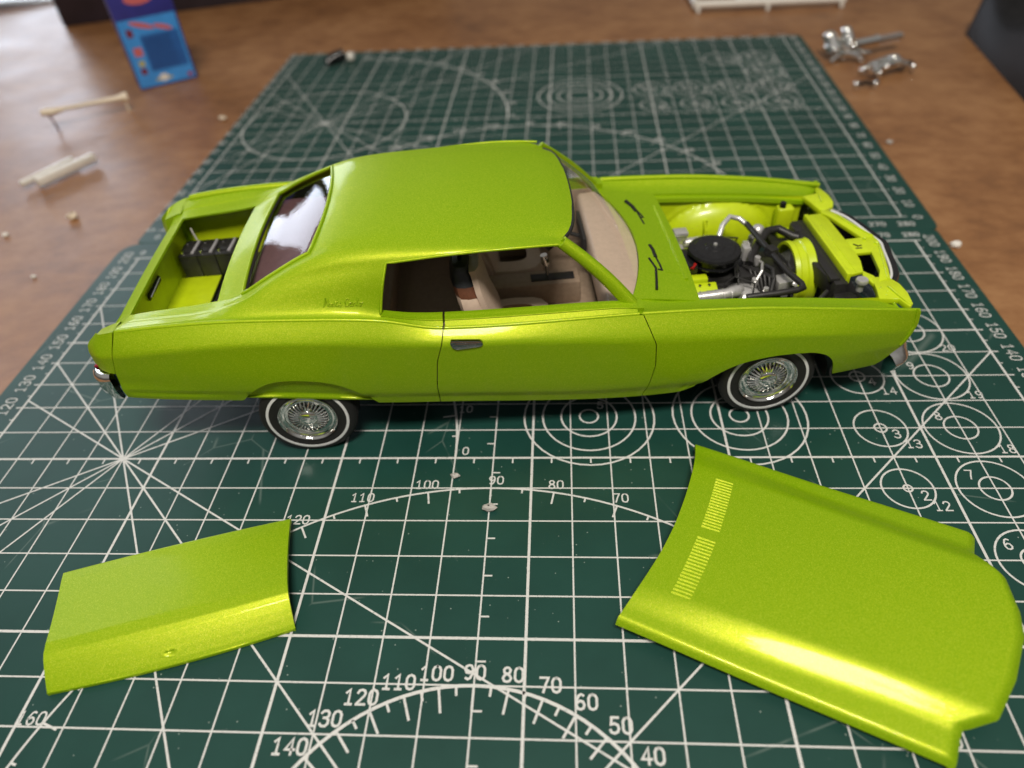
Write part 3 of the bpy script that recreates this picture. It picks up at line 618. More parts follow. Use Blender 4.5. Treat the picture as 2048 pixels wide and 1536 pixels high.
# glazing
rows = []
for v in np.linspace(-1, 1, 30):
    yh = v * 2.42; xh = 7.27 - hcurve(yh); zh = lerp(zT(7.25), 5.27, abs(v) ** 2.2) - .02; yb = v * 2.92; rows.append([(lerp(xh, xb(yb), t) + .06*math.sin(math.pi*t), lerp(yh, yb, t), lerp(zh, 3.66, t) + .06*math.sin(math.pi*t)) for t in np.linspace(0, 1, 10)])
MB().grid(rows).build('windshield', 'clear', CAR, out=(1, 0, 1))
rows = []
for x in stations[I2-1:I3+2]:
    r_, _ = skin_row(x); rows.append([(a, b, c - .075) for a, b, c in r_[GI-1:NR-GI+1]])
MB().grid(rows).build('rear_window', 'tint', CAR, out=(-1, 0, 1))
tr = MB()
e0 = [skin_row(x)[0][GI] for x in stations[I2:I3+1]]; e1 = [skin_row(x)[0][NR-1-GI] for x in stations[I2:I3+1]]
bt = skin_row(-.65)[0][GI:NR-GI]; tp = skin_row(1.05)[0][GI:NR-GI]
loop = e0 + tp[1:-1] + e1[::-1] + bt[::-1][1:-1]; tr.tube([(a, b, c + .012) for a, b, c in loop + loop[:2]], .045, 8, False)
tr.build('rear_window_frame', 'paint', CAR)
dk = MB().tube([(a + .05, b * .985, c - .05) for a, b, c in bt], .03, 6).build('rear_window_seal', 'satin', CAR)
ws = MB().tube([(7.30 - hcurve(y), y, lerp(zT(7.25), 5.27, abs(y/2.42) ** 2.2) - .06) for y in np.linspace(-2.4, 2.4, 20)], .05, 6).build('windshield_seal', 'satin', CAR)

# interior
it = MB(); it.box((4.3, 0, 1.85), (8.2, 5.9, .1)); it.box((.35, 0, 3.0), (.1, 5.9, 2.2))
for s in (-1, 1): it.box((4.3, s*3.02, 2.7), (8.2, .08, 1.8))
it.build('interior_tub', 'tan', CAR, bevel=.03)
rows = []
for y in np.linspace(-2.85, 2.85, 30):
    x1 = xb(y) - .02; x0 = 7.9 - .0 * y
    hump = .12 * math.exp(-((y + 1.9) / .55) ** 2)
    rows.append([(x0, y, 2.7), (x0 - .02, y, 3.38), (x0 + .05, y, 3.50 + hump)] + [(lerp(x0 + .1, x1, t), y, lerp(3.53 + hump, 3.56, t)) for t in np.linspace(0, 1, 6)])
MB().grid(rows).build('dashboard', 'beige', CAR, out=(0, 0, 1), solid=.04, split=70)
MB().box((7.82, 1.3, 3.2), (.1, 1.6, .4)).build('gauge_panel', 'satin', CAR, bevel=.02)
sw = MB(); sw.tube([(7.0 + .35*math.cos(a)*.5, 1.35 + .62*math.sin(a), 3.3 + .62*math.cos(a)*.85) for a in np.linspace(0, 2*math.pi, 28)], .05, 8, False); sw.tube([(7.0, 1.35, 3.3), (7.8, 1.35, 3.0)], .06, 8); sw.tube([(7.0, .75, 3.3), (7.0, 1.95, 3.3)], .05, 6)
sw.build('steering_wheel', 'satin', CAR)
def seat(y0):
    def ring(cx, cz, wx, wy, n=16, p=3.2):
        out = []
        for k in range(n):
            a = 2*math.pi*k/n; c, s_ = math.cos(a), math.sin(a); out.append((cx + wx*math.copysign(abs(c)**(2/p), c), y0 + wy*math.copysign(abs(s_)**(2/p), s_), cz))
        return out
    back = [ring(5.0, 2.0, .42, .85), ring(4.92, 2.6, .42, .9), ring(4.75, 3.0, .40, .92), ring(4.62, 3.4, .36, .88), ring(4.56, 3.68, .345, .81), ring(4.5, 3.8, .3, .7)]
    st = MB().grid(back, closed=True).build('seat_back', 'beige', CAR)
    MB().grid([ring(4.58, 3.66, .355, .82), ring(4.54, 3.76, .355, .79), ring(4.50, 3.93, .33, .72)], closed=True).build('brown_band', 'brown', st)
    hr = [ring(4.50, 3.90, .325, .73), ring(4.47, 4.03, .325, .66), ring(4.45, 4.22, .29, .58), ring(4.43, 4.37, .2, .46), ring(4.43, 4.41, .05, .2)]
    MB().grid(hr, closed=True).build('headrest', 'dark', st)
    pad = []
    for cx, cz in ((5.32, 2.3), (5.2, 2.8), (5.02, 3.3), (4.9, 3.8), (4.82, 4.2), (4.78, 4.32)):
        w = .80 if cz < 4 else .62
        pad.append([(cx - .14, y0 - w, cz), (cx, y0 - w, cz + .02), (cx + .1, y0 - w*.7, cz + .03), (cx + .12, y0, cz + .03), (cx + .1, y0 + w*.7, cz + .03), (cx, y0 + w, cz + .02), (cx - .14, y0 + w, cz)])
    pd_ = MB().grid(pad, closed=True); pd_.add(pad[-1], [tuple(range(7))]); pd_.build('seat_pad', 'beige', st, split=50)
    MB().grid([ring(5.75, 1.9, .95, .88), ring(5.75, 2.25, .98, .9), ring(5.75, 2.45, .9, .8), ring(5.75, 2.52, .5, .4)], closed=True).build('seat_cushion', 'beige', CAR)
seat(-1.45); seat(1.45)
rb = MB(); rb.box((1.5, 0, 2.2), (1.8, 5.4, .8)); rb.box((.85, 0, 3.1), (.6, 5.4, 1.6), 0, R(-14)); rb.build('rear_bench', 'tan', CAR, bevel=.12, segs=3)
MB().add([(-.75, -2.7, 4.2), (1.0, -2.5, 4.28), (1.0, 2.5, 4.28), (-.75, 2.7, 4.2)], [(0, 1, 2, 3)]).build('parcel_shelf', 'mauve', CAR, out=(0, 0, 1), solid=.06, smooth=False)
cs = MB().box((6.3, 0, 2.25), (2.6, .7, .7)).build('console', 'tan', CAR, bevel=.06)
MB().box((6.85, -.02, 2.61), (1.2, .34, .03)).build('console_inlay', 'satin', cs, bevel=.01)
MB().tube([(6.72, -.05, 2.6), (6.7, -.05, 3.0), (6.66, -.05, 3.12), (6.62, -.05, 3.35)], [.05, .06, .12, .10], 10).build('gear_lever', 'chrome', cs)
MB().box((4.3, 2.96, 3.3), (4.6, .06, 1.1)).build('door_card', 'tan', CAR, bevel=.02)
MB().box((7.1, 0, 5.2), (.12, 1.0, .28)).build('rear_view_mirror', 'satin', CAR, bevel=.04)

# trunk interior
MB().box((-3.3, -.5, 2.66), (1.35, 3.7, .06)).build('trunk_floor', 'lime', CAR, bevel=.01)
MB().box((-2.3, 0, 2.5), (3.0, 5.5, .06)).build('trunk_well', 'satin', CAR)
tw = MB(); tw.box((-2.45, 2.8, 3.2), (2.9, .06, 1.5)); tw.box((-2.45, -2.8, 3.2), (2.9, .06, 1.5)); tw.box((-3.80, 0, 3.15), (.06, 5.5, 1.4)); tw.box((-.95, 0, 3.1), (.06, 5.5, 1.6)); tw.build('trunk_liner', 'lime', CAR, smooth=False)
lb = MB().box((-3.74, -.35, 3.52), (.06, .95, .17)).build('trunk_latch', 'satin', CAR, bevel=.02); MB().tube([(-3.7, -.78, 3.5), (-3.7, .05, 3.56)], .03, 8).build('latch_bar', 'chrome', lb)
for k in range(3):
    x = -3.38 + .52 * k; bt_ = MB(); bt_.box((x, 1.76, 3.02), (.505, .84, .66)); bt_.box((x, 1.76, 3.35), (.515, .86, .09)); bt_.box((x, 1.76, 3.405), (.38, .5, .05)); bat = bt_.build('battery', 'satin', CAR, bevel=.02)
    for a, b in ((-.15, -.28), (-.15, .22)): MB().lathe([(.0, .09), (.055, .085), (.06, .0)], (x + a, 1.76 + b, 3.38), 'z', 10).build('terminal', 'chrome', bat)
    MB().tube([(x + .16, 2.1, 3.4), (x + .19, 1.8, 3.45), (x + .12, 1.42, 3.4)], .045, 8).build('battery_strap', 'inkgrey', bat)
MB().tube([(-3.3, 2.2, 3.4), (-3.36, 2.25, 3.6), (-3.4, 2.3, 3.75)], .025, 6).build('vent_tube', 'grey', CAR)

# chassis, black shade liners in the front arches
ch = MB()
ch.add([(x, y, zs(x) + o) for x in (-3.9, 2, 6, 9.5) for o in (.06, .2) for y in (-3.1, 3.1)], [(0,1,3,2)] + [(4*i+a, 4*i+b, 4*i+4+b, 4*i+4+a) for i in range(3) for a, b in ((0,1),(1,3),(3,2),(2,0))] + [(12,13,15,14)])
ch.box((12.4, 0, 1.22), (5.9, 4.7, .12)); ch.build('chassis', 'satin', CAR, smooth=False)  # unseen underside plate, put in to block light below the body
for s in (-1, 1):
    for wx, y0, y1 in ((12.02, 2.70, 3.4),):
        w = MB(); w.grid([[(wx + 1.5*math.cos(a), s*y, 1.25 + (1.38 if wx > 5 else 1.6)*max(-.1, math.sin(a)) * .93) for y in (y0, y1)] for a in np.linspace(-.1, math.pi + .1, 20)])
        w.add([(wx - 1.6, s*y0, .95), (wx + 1.6, s*y0, .95), (wx + 1.6, s*y0, 2.6), (wx - 1.6, s*y0, 2.6)], [(0, 1, 2, 3)]); w.build('arch_shade_liner', 'satin', CAR)  # black sheet painting in the shade inside the arch
    ax = 1
MB().tube([(12.02, -2.9, 1.2), (12.02, 2.9, 1.2)], .12, 8).tube([(.2, -2.9, 1.2), (.2, 2.9, 1.2)], .14, 8).build('axle', 'satin', CAR)

# wheels
def wheel(x, s):
    c = (x, s * 3.4, 1.2)   # local y grows inward: use lathe heights as -s*h
    L_ = lambda prof: [(r, -s * h) for r, h in prof]
    w = MB().lathe(L_([(.0, .3), (.7, .3), (.75, .5), (.75, .6), (.0, .6)]), c, 'y', 32).build('wheel', 'satin', CAR)
    ty = MB().lathe(L_([(.70, .12), (.74, .045), (.80, .02), (.9, -.01), (1.0, -.012), (1.10, .0), (1.17, .03), (1.215, .08), (1.235, .16), (1.235, .58), (1.21, .66), (1.13, .72), (1.0, .76), (.8, .74), (.7, .62)]), c, 'y', 64)
    for k in range(72):
        a = 2*math.pi*k/72; ca, sa = math.cos(a), math.sin(a)
        for h0, h1, rr in ((.09, .2, 1.222), (.57, .68, 1.222)):
            ty.tube([(x + rr*ca, c[1] - s*h0*-1*-1, 1.2 + rr*sa), (x + (rr+.01)*math.cos(a+.05), c[1] - s*h1, 1.2 + (rr+.01)*math.sin(a+.05))], .017, 4)
    ty.build('tyre', 'rubber', w)
    MB().lathe(L_([(.968, -.004), (.972, -.024), (1.038, -.016), (1.043, .006)]), c, 'y', 64).build('whitewall', 'white', w)
    MB().lathe(L_([(.0, .14), (.30, .13), (.5, .12), (.515, .07), (.55, .065), (.56, .105), (.60, .10), (.61, .06), (.645, .05), (.655, .08), (.69, .065), (.705, .0), (.745, -.035), (.765, .0), (.765, .08)]), c, 'y', 64).build('rim', 'chrome', w, split=50)
    MB().lathe(L_([(.22, .115), (.5, .105)]), c, 'y', 40).build('spoke_dish', 'darkchrome', w)
    sp = MB()
    for k in range(28):
        a = 2*math.pi*k/28; ca, sa = math.cos(a), math.sin(a)
        sp.tube([(x + r*ca, c[1] + s*-h, 1.2 + r*sa) for r, h in ((.24, .02), (.34, .03), (.44, .06), (.5, .10))], [.030, .028, .026, .020], 8)
    sp.build('wire_spokes', 'chrome', w)
    hb = MB().lathe(L_([(.0, -.05), (.16, -.04), (.22, -.015), (.25, .03), (.26, .12)]), c, 'y', 28).build('hub_cap', 'chrome', w)
for s in (-1, 1):
    for x in (12.02, .2):
        wheel(x, s)
        o_ = [o for o in bpy.data.objects if o.name.startswith('hub_cap')][-1]
        yy = s * 3.4 + s * .055
        MB().add([(x + a, yy + s*d, 1.2 + b) for d in (0, .02) for a, b in ((-.17, -.04), (-.06, -.04), (-.06, -.07), (.06, -.07), (.06, -.04), (.17, -.04), (.15, .04), (.06, .04), (.06, .07), (-.06, .07), (-.06, .04), (-.15, .04))],
                 [tuple(range(12)), tuple(range(12, 24))] + [(i, (i+1) % 12, 12 + (i+1) % 12, 12 + i) for i in range(12)]).build('hub_emblem', 'chrome', o_, smooth=False)

# engine bay
for s in (-1, 1):
    ap = MB()
    rows = []
    for x in np.linspace(10.1, 14.75, 70):
        t = (x - 12.2) / 1.75; dome = max(0, 1 - t * t) ** .5
        zt_ = 3.24 - .06 * (x - 10); rows.append([])
        for v in np.linspace(0, 1, 24):
            z = lerp(1.3, zt_, v); r2 = ((x - 12.2) / 1.62) ** 2 + ((z - 1.9) / 1.12) ** 2; rows[-1].append((x, s * (2.64 - .62 * math.sqrt(max(0, 1 - r2)) ** 1.1 - .05 * math.exp(-((math.sqrt(r2) - 1.08) / .05) ** 2)), z))
    ap.grid(rows)
    for k in range(2): ap.tube([(11.7 + .55*k, s*2.02, 1.9), (11.7 + .55*k, s*2.06, 2.4), (11.7 + .55*k, s*2.2, 2.66)], .07, 8)
    ap.build('inner_fender', 'lime', CAR, out=(0, -s, 0), split=60)
wf = MB().box((14.15, 2.35, 2.45), (.5, .35, .75)); wf.box((14.2, 2.3, 2.0), (.35, .3, .4)); wf.build('washer_bottle', 'lime', CAR, bevel=.08, segs=3)
MB().lathe([(.0, .12), (.09, .1), (.1, -.05)], (14.05, 2.32, 2.88), 'z', 12).build('bottle_cap', 'black', CAR)
bl = MB(); bl.box((11.9, 0, 1.75), (2.9, 1.2, 1.0)); bl.box((11.6, 0, 2.25), (2.0, 1.0, .4)); bl.box((11.1, -.75, 1.9), (1.8, .5, .6), 0, 0, R(35)); bl.box((11.1, .75, 1.9), (1.8, .5, .6), 0, 0, R(-35)); bl.build('engine_block', 'satin', CAR, bevel=.04)
for s in (-1, 1):
    v = MB(); v.box((10.72, s*.92, 2.36), (1.0, .34, .3), 0, 0, s*R(-18)); v.box((10.55, s*.62, 2.5), (.95, .26, .24)); v.build('valve_cover', 'lime', CAR, bevel=.05)
    e = MB(); e.tube([(10.4, s*1.34, 2.44), (11.0, s*1.34, 2.47), (11.35, s*1.34, 2.5), (11.65, s*1.26, 2.5), (11.8, s*1.12, 2.46)], [.13, .15, .14, .17, .12], 10)
    for k in range(6): e.tube([(10.45 + .2*k, s*1.34, 2.44 + .008*k), (10.48 + .2*k, s*1.34, 2.44 + .008*k)], .165, 10)
    e.build('exhaust_manifold', 'silver', CAR)
MB().ball((11.95, -.95, 2.18), .5, .42, .22, 16, 9).build('front_cover', 'silver', CAR)
ac = MB().lathe([(.0, .03), (.10, .045), (.14, .02), (.24, .02), (.27, .0), (.52, .0), (.58, -.03), (.63, -.02), (.70, -.05), (.725, -.1), (.72, -.15), (.64, -.17), (.60, -.2), (.60, -.36), (.66, -.38), (.64, -.44), (.4, -.46), (.3, -.7)], (11.32, -.02, 3.14), 'z', 48)
ac = ac.build('air_cleaner', 'black', CAR, split=25)
MB().lathe([(.0, .07), (.05, .06), (.06, .02)], (11.34, .02, 3.16), 'z', 6).build('wing_nut', 'silver', ac)
MB().tube([(10.55, -.35, 2.75), (10.62, -.55, 2.85), (10.7, -.42, 2.9)], .05, 6).build('red_cap', 'red', CAR)
mc = MB(); mc.box((10.68, 1.2, 2.92), (.4, .34, .14)); mc.box((10.68, 1.2, 2.8), (.34, .28, .14)); mc.lathe([(.16, .0), (.12, -.35)], (10.66, 1.2, 2.75), 'z', 14); mc.box((10.5, .55, 2.7), (.3, .5, .2)); mc.build('master_cylinder', 'silver', CAR, bevel=.03)
MB().tube([(11.72, .95, 2.4), (11.75, .98, 2.8), (11.88, 1.2, 3.05), (12.15, 1.45, 3.16), (12.42, 1.4, 3.1), (12.58, 1.18, 3.02)], .075, 10).build('silver_hose', 'silver', CAR)
MB().tube([(12.58, 1.2, 3.03), (12.68, .45, 3.02), (12.78, -.2, 3.0), (12.88, -.7, 2.95), (13.0, -1.15, 2.88), (13.2, -1.6, 2.82), (13.2, -1.76, 2.8), (13.0, -1.84, 2.8), (12.5, -1.88, 2.78), (11.7, -1.86, 2.72)], .085, 10).build('long_hose', 'satin', CAR)
MB().box((12.82, -.25, 3.0), (.3, .26, .24), R(-70)).build('hose_clamp', 'satin', CAR, bevel=.03)
MB().tube([(12.3, -.2, 2.6), (12.55, .25, 2.72), (12.83, .62, 2.82), (13.15, 1.0, 2.86), (13.5, 1.1, 2.84), (13.8, .8, 2.76), (14.2, .62, 2.7)], .12, 12).build('radiator_hose', 'satin', CAR)
MB().ball((12.92, 1.15, 2.8), .2, .2, .2, 14, 9).tube([(12.7, 1.1, 2.2), (12.75, 1.05, 2.7)], .1, 8).build('oil_filler', 'silver', CAR)
sm = MB().box((12.35, .35, 2.4), (.22, .3, .9)).box((12.5, .75, 2.3), (.18, .25, .8)).build('thermostat_housing', 'silver', CAR, bevel=.04)
dd = MB()
for k in range(6):
    dd.tube([(12.05 + .09*k, -.35 - .06*k, 2.3), (12.1 + .08*k, -.3 - .08*k, 2.62 + .03*(k % 3)), (12.2 + .1*k, -.55 - .1*k, 2.65), (12.3 + .07*k, -1.0 - .06*k, 2.3)], .045, 8)
dd.box((12.1, -.55, 2.45), (.5, .5, .3)); dd.box((12.55, -.6, 2.3), (.4, .6, .5)); dd.build('pulley_brackets', 'satin', CAR, bevel=.02)
MB().tube([(12.62, -.55, 2.75), (12.72, -.8, 2.78), (12.7, -1.05, 2.6), (12.55, -1.35, 2.3)], .07, 10).build('bypass_hose', 'rubber', CAR)
al = MB(); al.box((12.98, -.98, 2.42), (.42, .40, .34), R(8)); al.box((13.02, -1.05, 2.22), (.2, .3, .22)); al.lathe([(.0, .0), (.2, .0), (.2, .16), (.0, .16)], (13.18, -1.0, 2.36), 'x', 20); al.build('alternator', 'silver', CAR, bevel=.03)
for k in range(7):
    a = 10.75 + .22 * k; sgn = -1 if k % 2 else 1
    MB().tube([(11.95, .05*k - .2, 2.62), (11.9 - .05*k, sgn*(.75 + .05*k), 2.78), (a + .3, sgn*1.15, 2.62), (a + .25, sgn*1.3, 2.25)], .026, 6).build('plug_wire', 'satin', CAR)
MB().lathe([(.0, .12), (.12, .1), (.2, .0), (.2, -.25)], (11.98, -.05, 2.6), 'z', 14).build('distributor', 'black', CAR)
MB().tube([(13.2, -1.25, 2.36), (13.22, -.55, 2.75), (13.22, .3, 2.6), (13.22, .2, 1.9), (13.2, -.6, 1.7), (13.2, -1.25, 2.2)], .05, 6).build('fan_belt', 'rubber', CAR)
for (x_, y_, z_, r_) in ((12.25, -.9, 2.52, .09), (12.5, -.2, 2.75, .08), (12.45, -1.25, 2.45, .07), (11.75, -1.3, 2.4, .08), (12.1, .6, 2.5, .1)):
    MB().lathe([(.0, .08), (r_, .07), (r_*1.1, .0), (r_*.8, -.2)], (x_, y_, z_), 'z', 8).build('fitting', 'silver', CAR)
MB().tube([(12.2, -1.0, 2.5), (12.45, -.75, 2.72), (12.6, -.35, 2.7), (12.5, .1, 2.6)], .04, 8).build('fuel_line', 'silver', CAR)
MB().box((10.55, -.05, 2.75), (.45, .9, .3)).build('coil_box', 'black', CAR, bevel=.04)
for k in range(3): MB().lathe([(.0, .03), (.04, .03), (.05, .0)], (10.5 + .25*k, -.92, 2.52), 'z', 6).build('cover_bolt', 'chrome', CAR)
MB().tube([(13.95, -1.6, 2.5), (13.6, -1.9, 2.4), (13.3, -2.1, 2.2)], .06, 8).build('overflow_hose', 'satin', CAR)
sh = MB()
for r0 in (1,): sh.lathe([(.78, .0), (.86, .0), (.88, .12), (.85, .17), (.85, .32), (.89, .36), (.91, .55), (.93, .56), (.78, .5), (.78, .0)], (13.42, -.05, 2.12), 'x', 48)
sh.build('fan_shroud', 'lime', CAR, split=30)
fn = MB()
for k in range(5):
    a = 2*math.pi*k/5 + .4; ca, sa = math.cos(a), math.sin(a)
    fn.add([(13.62 + d, -.05 + r*math.cos(a + o), 2.12 + r*math.sin(a + o)) for d, r, o in ((-.1, .12, -.5), (.1, .12, .5), (.1, .72, .2), (-.1, .72, -.2))], [(0, 1, 2, 3)])
fn.lathe([(.0, -.15), (.15, -.14), (.16, .1)], (13.6, -.05, 2.12), 'x', 16); fn.build('cooling_fan', 'silver', CAR, solid=.03)
rd = MB(); rd.box((14.25, -.05, 2.02), (.36, 3.3, 1.5)); rd.box((14.12, -.05, 2.78), (.28, 3.0, .14)); rd.box((14.1, -1.0, 2.55), (.4, .9, .5), R(12)); rd.box((14.3, -2.0, 2.25), (.6, .8, .45), R(-20)); rd.build('radiator', 'satin', CAR, bevel=.05)
MB().box((14.02, .62, 2.74), (.18, .5, .3), R(-10)).box((14.05, 1.1, 2.7), (.3, .5, .35)).build('radiator_bracket', 'satin', CAR, bevel=.06)
MB().lathe([(.0, .05), (.14, .045), (.16, .0), (.15, -.06), (.09, -.08), (.09, -.3)], (14.66, -1.84, 2.93), 'z', 20).build('radiator_cap', 'silver', CAR)
MB().box((14.55, 0, 1.75), (1.5, 5.2, .1)).build('splash_pan', 'satin', CAR)
MB().box((13.6, -2.35, 1.75), (1.9, .6, .5)).build('frame_rail', 'satin', CAR, bevel=.03)

# ------------------------------------------------------------------ loose hood
HOOD = thing('hood_panel', 'loose lime green hood with two louvred vents lying on the mat', 'car hood', (17.97, 7.65, 0), math.atan2(-.412, .911))
rear = pchip([(-2.72, -.02), (-1.5, .22), (-.6, .33), (0, .355), (.6, .34), (1.5, .27), (2.1, .18), (2.72, .02)])
front = lin([(-2.72, 6.25), (-2.15, 6.27), (-2.02, 6.29), (-1.95, 6.40), (-1.66, 6.78), (-.75, 7.04), (.25, 7.17), (.8, 7.10), (1.52, 6.85), (1.9, 6.45), (1.99, 6.33), (2.1, 6.32), (2.72, 6.33)])
def hood_z(a, b):
    ab = abs(b); u = a / 7
    w = lerp(2.02, 1.80, min(1, a / 5)); k = max(0, min(1, (ab - (w - .26)) / .68)); k = k * k * (3 - 2 * k)
    top = .60 + .07 * (1 - (b / 2.7) ** 2) + .05 * math.sin(math.pi * min(1, u)); amp = min(1, max(0, (a + .6) / 4.2)); amp = amp * amp * (3 - 2*amp)
    z = top - (.06 + .155 * amp) * k - .05 * max(0, ab - 2.1)
    if ab > 2.58: z -= .16 * ((ab - 2.58) / .14) ** 2
    fr = front(b) - a
    if fr < .22: z -= .14 * (1 - fr / .22) ** 2
    return z - .02
bs = sorted(set([round(float(v), 4) for v in np.linspace(-2.72, 2.72, 105)] + [-2.02, -1.95, 1.99, 1.9, 2.1, -2.15, -1.72, -.14, .1, 1.62]))
rows = []
for b in bs:
    rows.append([(lerp(rear(b), front(b), t), b, hood_z(lerp(rear(b), front(b), t), b)) for t in np.concatenate([np.linspace(0, .04, 4)[:-1], np.linspace(.04, .96, 62), np.linspace(.96, 1, 6)[1:]])])
hd_o = MB().grid(rows).build('hood_skin', 'paint', HOOD, out=(0, 0, 1), solid=.10, split=50, bevel=0)
for b0, b1 in ((-1.76, -.16), (.08, 1.62)):
    fr_ = MB()
    n = 18
    for k in range(n):
        b = lerp(b0, b1, (k + .5) / n); x0 = .80 + .10 * (1 - (b / 1.8) ** 2); z0 = hood_z(x0 + .2, b)
        LV = MB().add([(x0 + a, b + q_ * (b1 - b0) / n * .36, z0 + h) for a in (0, .4) for q_, h in ((-.95, -.006), (.3, .020), (.42, .020), (.5, -.012))], [(0, 1, 5, 4), (1, 2, 6, 5), (2, 3, 7, 6), (0, 1, 2, 3), (4, 5, 6, 7)]).build('louvre', 'paint', HOOD, smooth=False)
# ------------------------------------------------------------------ loose trunk lid
a1 = math.atan2(1.52, 4.81)
LID = thing('trunk_lid', 'loose lime green trunk lid with bent rear lip and round lock dimple', 'trunk lid', (4.48, 6.29, 0), a1)
def lid_pt(u, t):      # u across 0..5.04, t along the profile 0..1 from far edge to near lip
    prof = [(0, .36), (.05, .41), (.3, .45), (1.0, .52), (1.6, .57), (1.95, .60), (2.18, .585), (2.32, .52), (2.46, .42), (2.60, .31), (2.74, .19), (2.82, .11), (2.82, .04)]
    d = np.linspace(0, 1, len(prof)); yy = float(np.interp(t, d, [p[0] for p in prof])); zz = float(np.interp(t, d, [p[1] for p in prof]))
    ed = 2 * u / 5.04 - 1; yy += .11 * (1 - ed * ed) * (yy / 2.8) ** 2; x = u + .06 * (1 - yy / 1.2) * ed * .5 + (.05 * math.sin(math.pi * min(1, yy / 2.8)) * -ed)
    return (x, -yy, zz - .05 * ed * ed + (0 if t < .9 else .04 * ed * ed))
dl = [(2.50, .87)]
rows = []
for u in np.linspace(0, 5.04, 90):
    row = []
    for t in np.linspace(0, 1, 80):
        x, y, z = lid_pt(u, t); d = math.hypot((u - 2.5), (t - .77) * 5.2)
        if d < .10: y += .05 * math.cos(d / .10 * math.pi / 2); z -= .02
        elif d < .16: y -= .018 * math.sin((d - .10) / .06 * math.pi)
        row.append((x, y, z))
    rows.append(row)
MB().grid(rows).build('lid_skin', 'paint', LID, out=(0, 0, 1), solid=.11, split=55)

# ------------------------------------------------------------------ things around the mats
box_rz = math.atan2(40.07 - 38.25, -5.39 + 8.07)
BX = thing('small_carton', 'small upright bright blue carton with dark blue top band', 'carton', (-8.07, 38.25, TZ), box_rz)
MB().box((1.62, .62, 2.85), (3.24, 1.2, 5.7)).build('carton_body', 'navy', BX, bevel=.05)
fp = lambda x0, x1, z0, z1, d=.004: [(x0, .02 - d, z0), (x1, .02 - d, z0), (x1, .02 - d, z1), (x0, .02 - d, z1)]
def face(name, mat, quads, d): 
    m = MB()
    for k, (x0, x1, z0, z1) in enumerate(quads): m.add(fp(x0, x1, z0, z1, d), [(0, 1, 2, 3)])
    return m.build(name, mat, BX, smooth=False)
face('front_print', 'blue', [(.06, 3.14, .10, 3.62)], .006)
face('text_panel', 'mblue', [(.95, 3.0, .85, 2.75)], .012)
face('text_lines', 'paleblue', [(1.05, 2.4 + .45 * random.random(), .98 + .13*k, 1.03 + .13*k) for k in range(13)], .016)
face('small_pictures', 'maroon', [(.35, .68, 2.75, 3.15), (.38, .70, .78, 1.12)], .012)
face('salmon_picture', 'pink', [(.38, .82, 1.75, 2.2)], .012); face('red_mark', 'red', [(2.75, 3.0, .22, .42)], .012)
face('yellow_shapes', 'yellow', [(.42, .72, 1.22, 1.5), (1.0, 1.9, .32, .45)], .012)
def oval(m, cx, cz, rx, rz, rot, y): m.add([(cx + rx*math.cos(a)*math.cos(rot) - rz*math.sin(a)*math.sin(rot), y, cz + rx*math.cos(a)*math.sin(rot) + rz*math.sin(a)*math.cos(rot)) for a in np.linspace(0, 2*math.pi, 21)[:-1]], [tuple(range(20))])
for q_ in ((1.25, 3.25, .65, .13, R(-20), .003), (2.3, 3.0, .5, .12, R(-20), .002), (1.55, 4.55, .75, .3, 0, .004)):
    em = MB(); oval(em, *q_); em.build('salmon_oval', 'pink', BX, smooth=False)
em = MB(); oval(em, 1.45, .45, .26, .2, 0, .001); em.build('white_badge', 'styrene', BX, smooth=False)

krz = math.atan2(55.41 - 51.52, -7.98 + 19.7)
KB = thing('kit_box', 'large dark carton standing at the back behind the small blue carton', 'carton', (-19.7, 51.52, TZ), krz)
MB().box((14, 3.5, 4.5), (28, 7, 9)).build('box_body', 'cardk', KB, bevel=.1)
MB().add([(-.004, .3, .3), (-.004, 6.7, .3), (-.004, 6.7, 8), (-.004, .3, 8)], [(0, 1, 2, 3)]).build('side_print', 'magenta', KB, smooth=False)
m = MB()
for k in range(5):
    x = .9
    while x < 9:
        w = .12 + .3 * random.random(); m.add([(x, -.006, 3.0 + .42*k), (x + w, -.006, 3.0 + .42*k), (x + w, -.006, 3.22 + .42*k), (x, -.006, 3.22 + .42*k)], [(0, 1, 2, 3)]); x += w + .08
m.build('fine_print', 'inkgrey', KB, smooth=False)
# pale film corner, far left
rows = [[(-34 + u*10 - v*1.0, 55.0 + u*3.4 + v*9, TZ + .25 + .5*math.sin(u*3)*v + .35*math.sin(math.pi*u)) for v in np.linspace(0, 1, 8)] for u in np.linspace(0, 1, 16)]
tag(MB().grid(rows).build('plastic_film', 'paper', None, out=(0, 0, 1), solid=.2), 'pale bluish sheet at the far left corner of the table', 'sheet')

# white rod with a foot
RD = thing('sprue_rod', 'cream plastic rod with round flared ends propped on a short foot', 'plastic part', (-10.77, 33.02, TZ))
MB().tube([(0.05, 0, .95), (.5, .2, .92), (1.0, .62, .90), (2.2, 1.55, .80), (3.0, 2.1, .75), (3.45, 2.4, .72)], [.17, .2, .1, .12, .14, .27], 12).build('shaft', 'cream', RD)
MB().tube([(.3, .1, .9), (.5, .02, .45), (.55, 0, .0)], [.06, .05, .05], 8).build('foot', 'brown', RD)
MB().ball((.45, .15, .93), .34, .22, .16, 12, 7).build('rod_end', 'cream', RD)
MB().tube([(3.3, 2.3, .7), (3.35, 2.25, 0)], .06, 8).build('stub', 'cream', RD)
BR = thing('paired_bars', 'two white plastic bars joined side by side, nearest piece at left of the mats', 'plastic part', (-8.46, 26.46, TZ))
MB().box((.72, 1.15, .32), (2.75, .30, .26), math.atan2(2.28, 1.08)).build('bar', 'styrene', BR, bevel=.08)
MB().box((1.62, 1.2, .36), (2.9, .34, .40), math.atan2(2.28, 1.32)).build('bar', 'styrene', BR, bevel=.08)
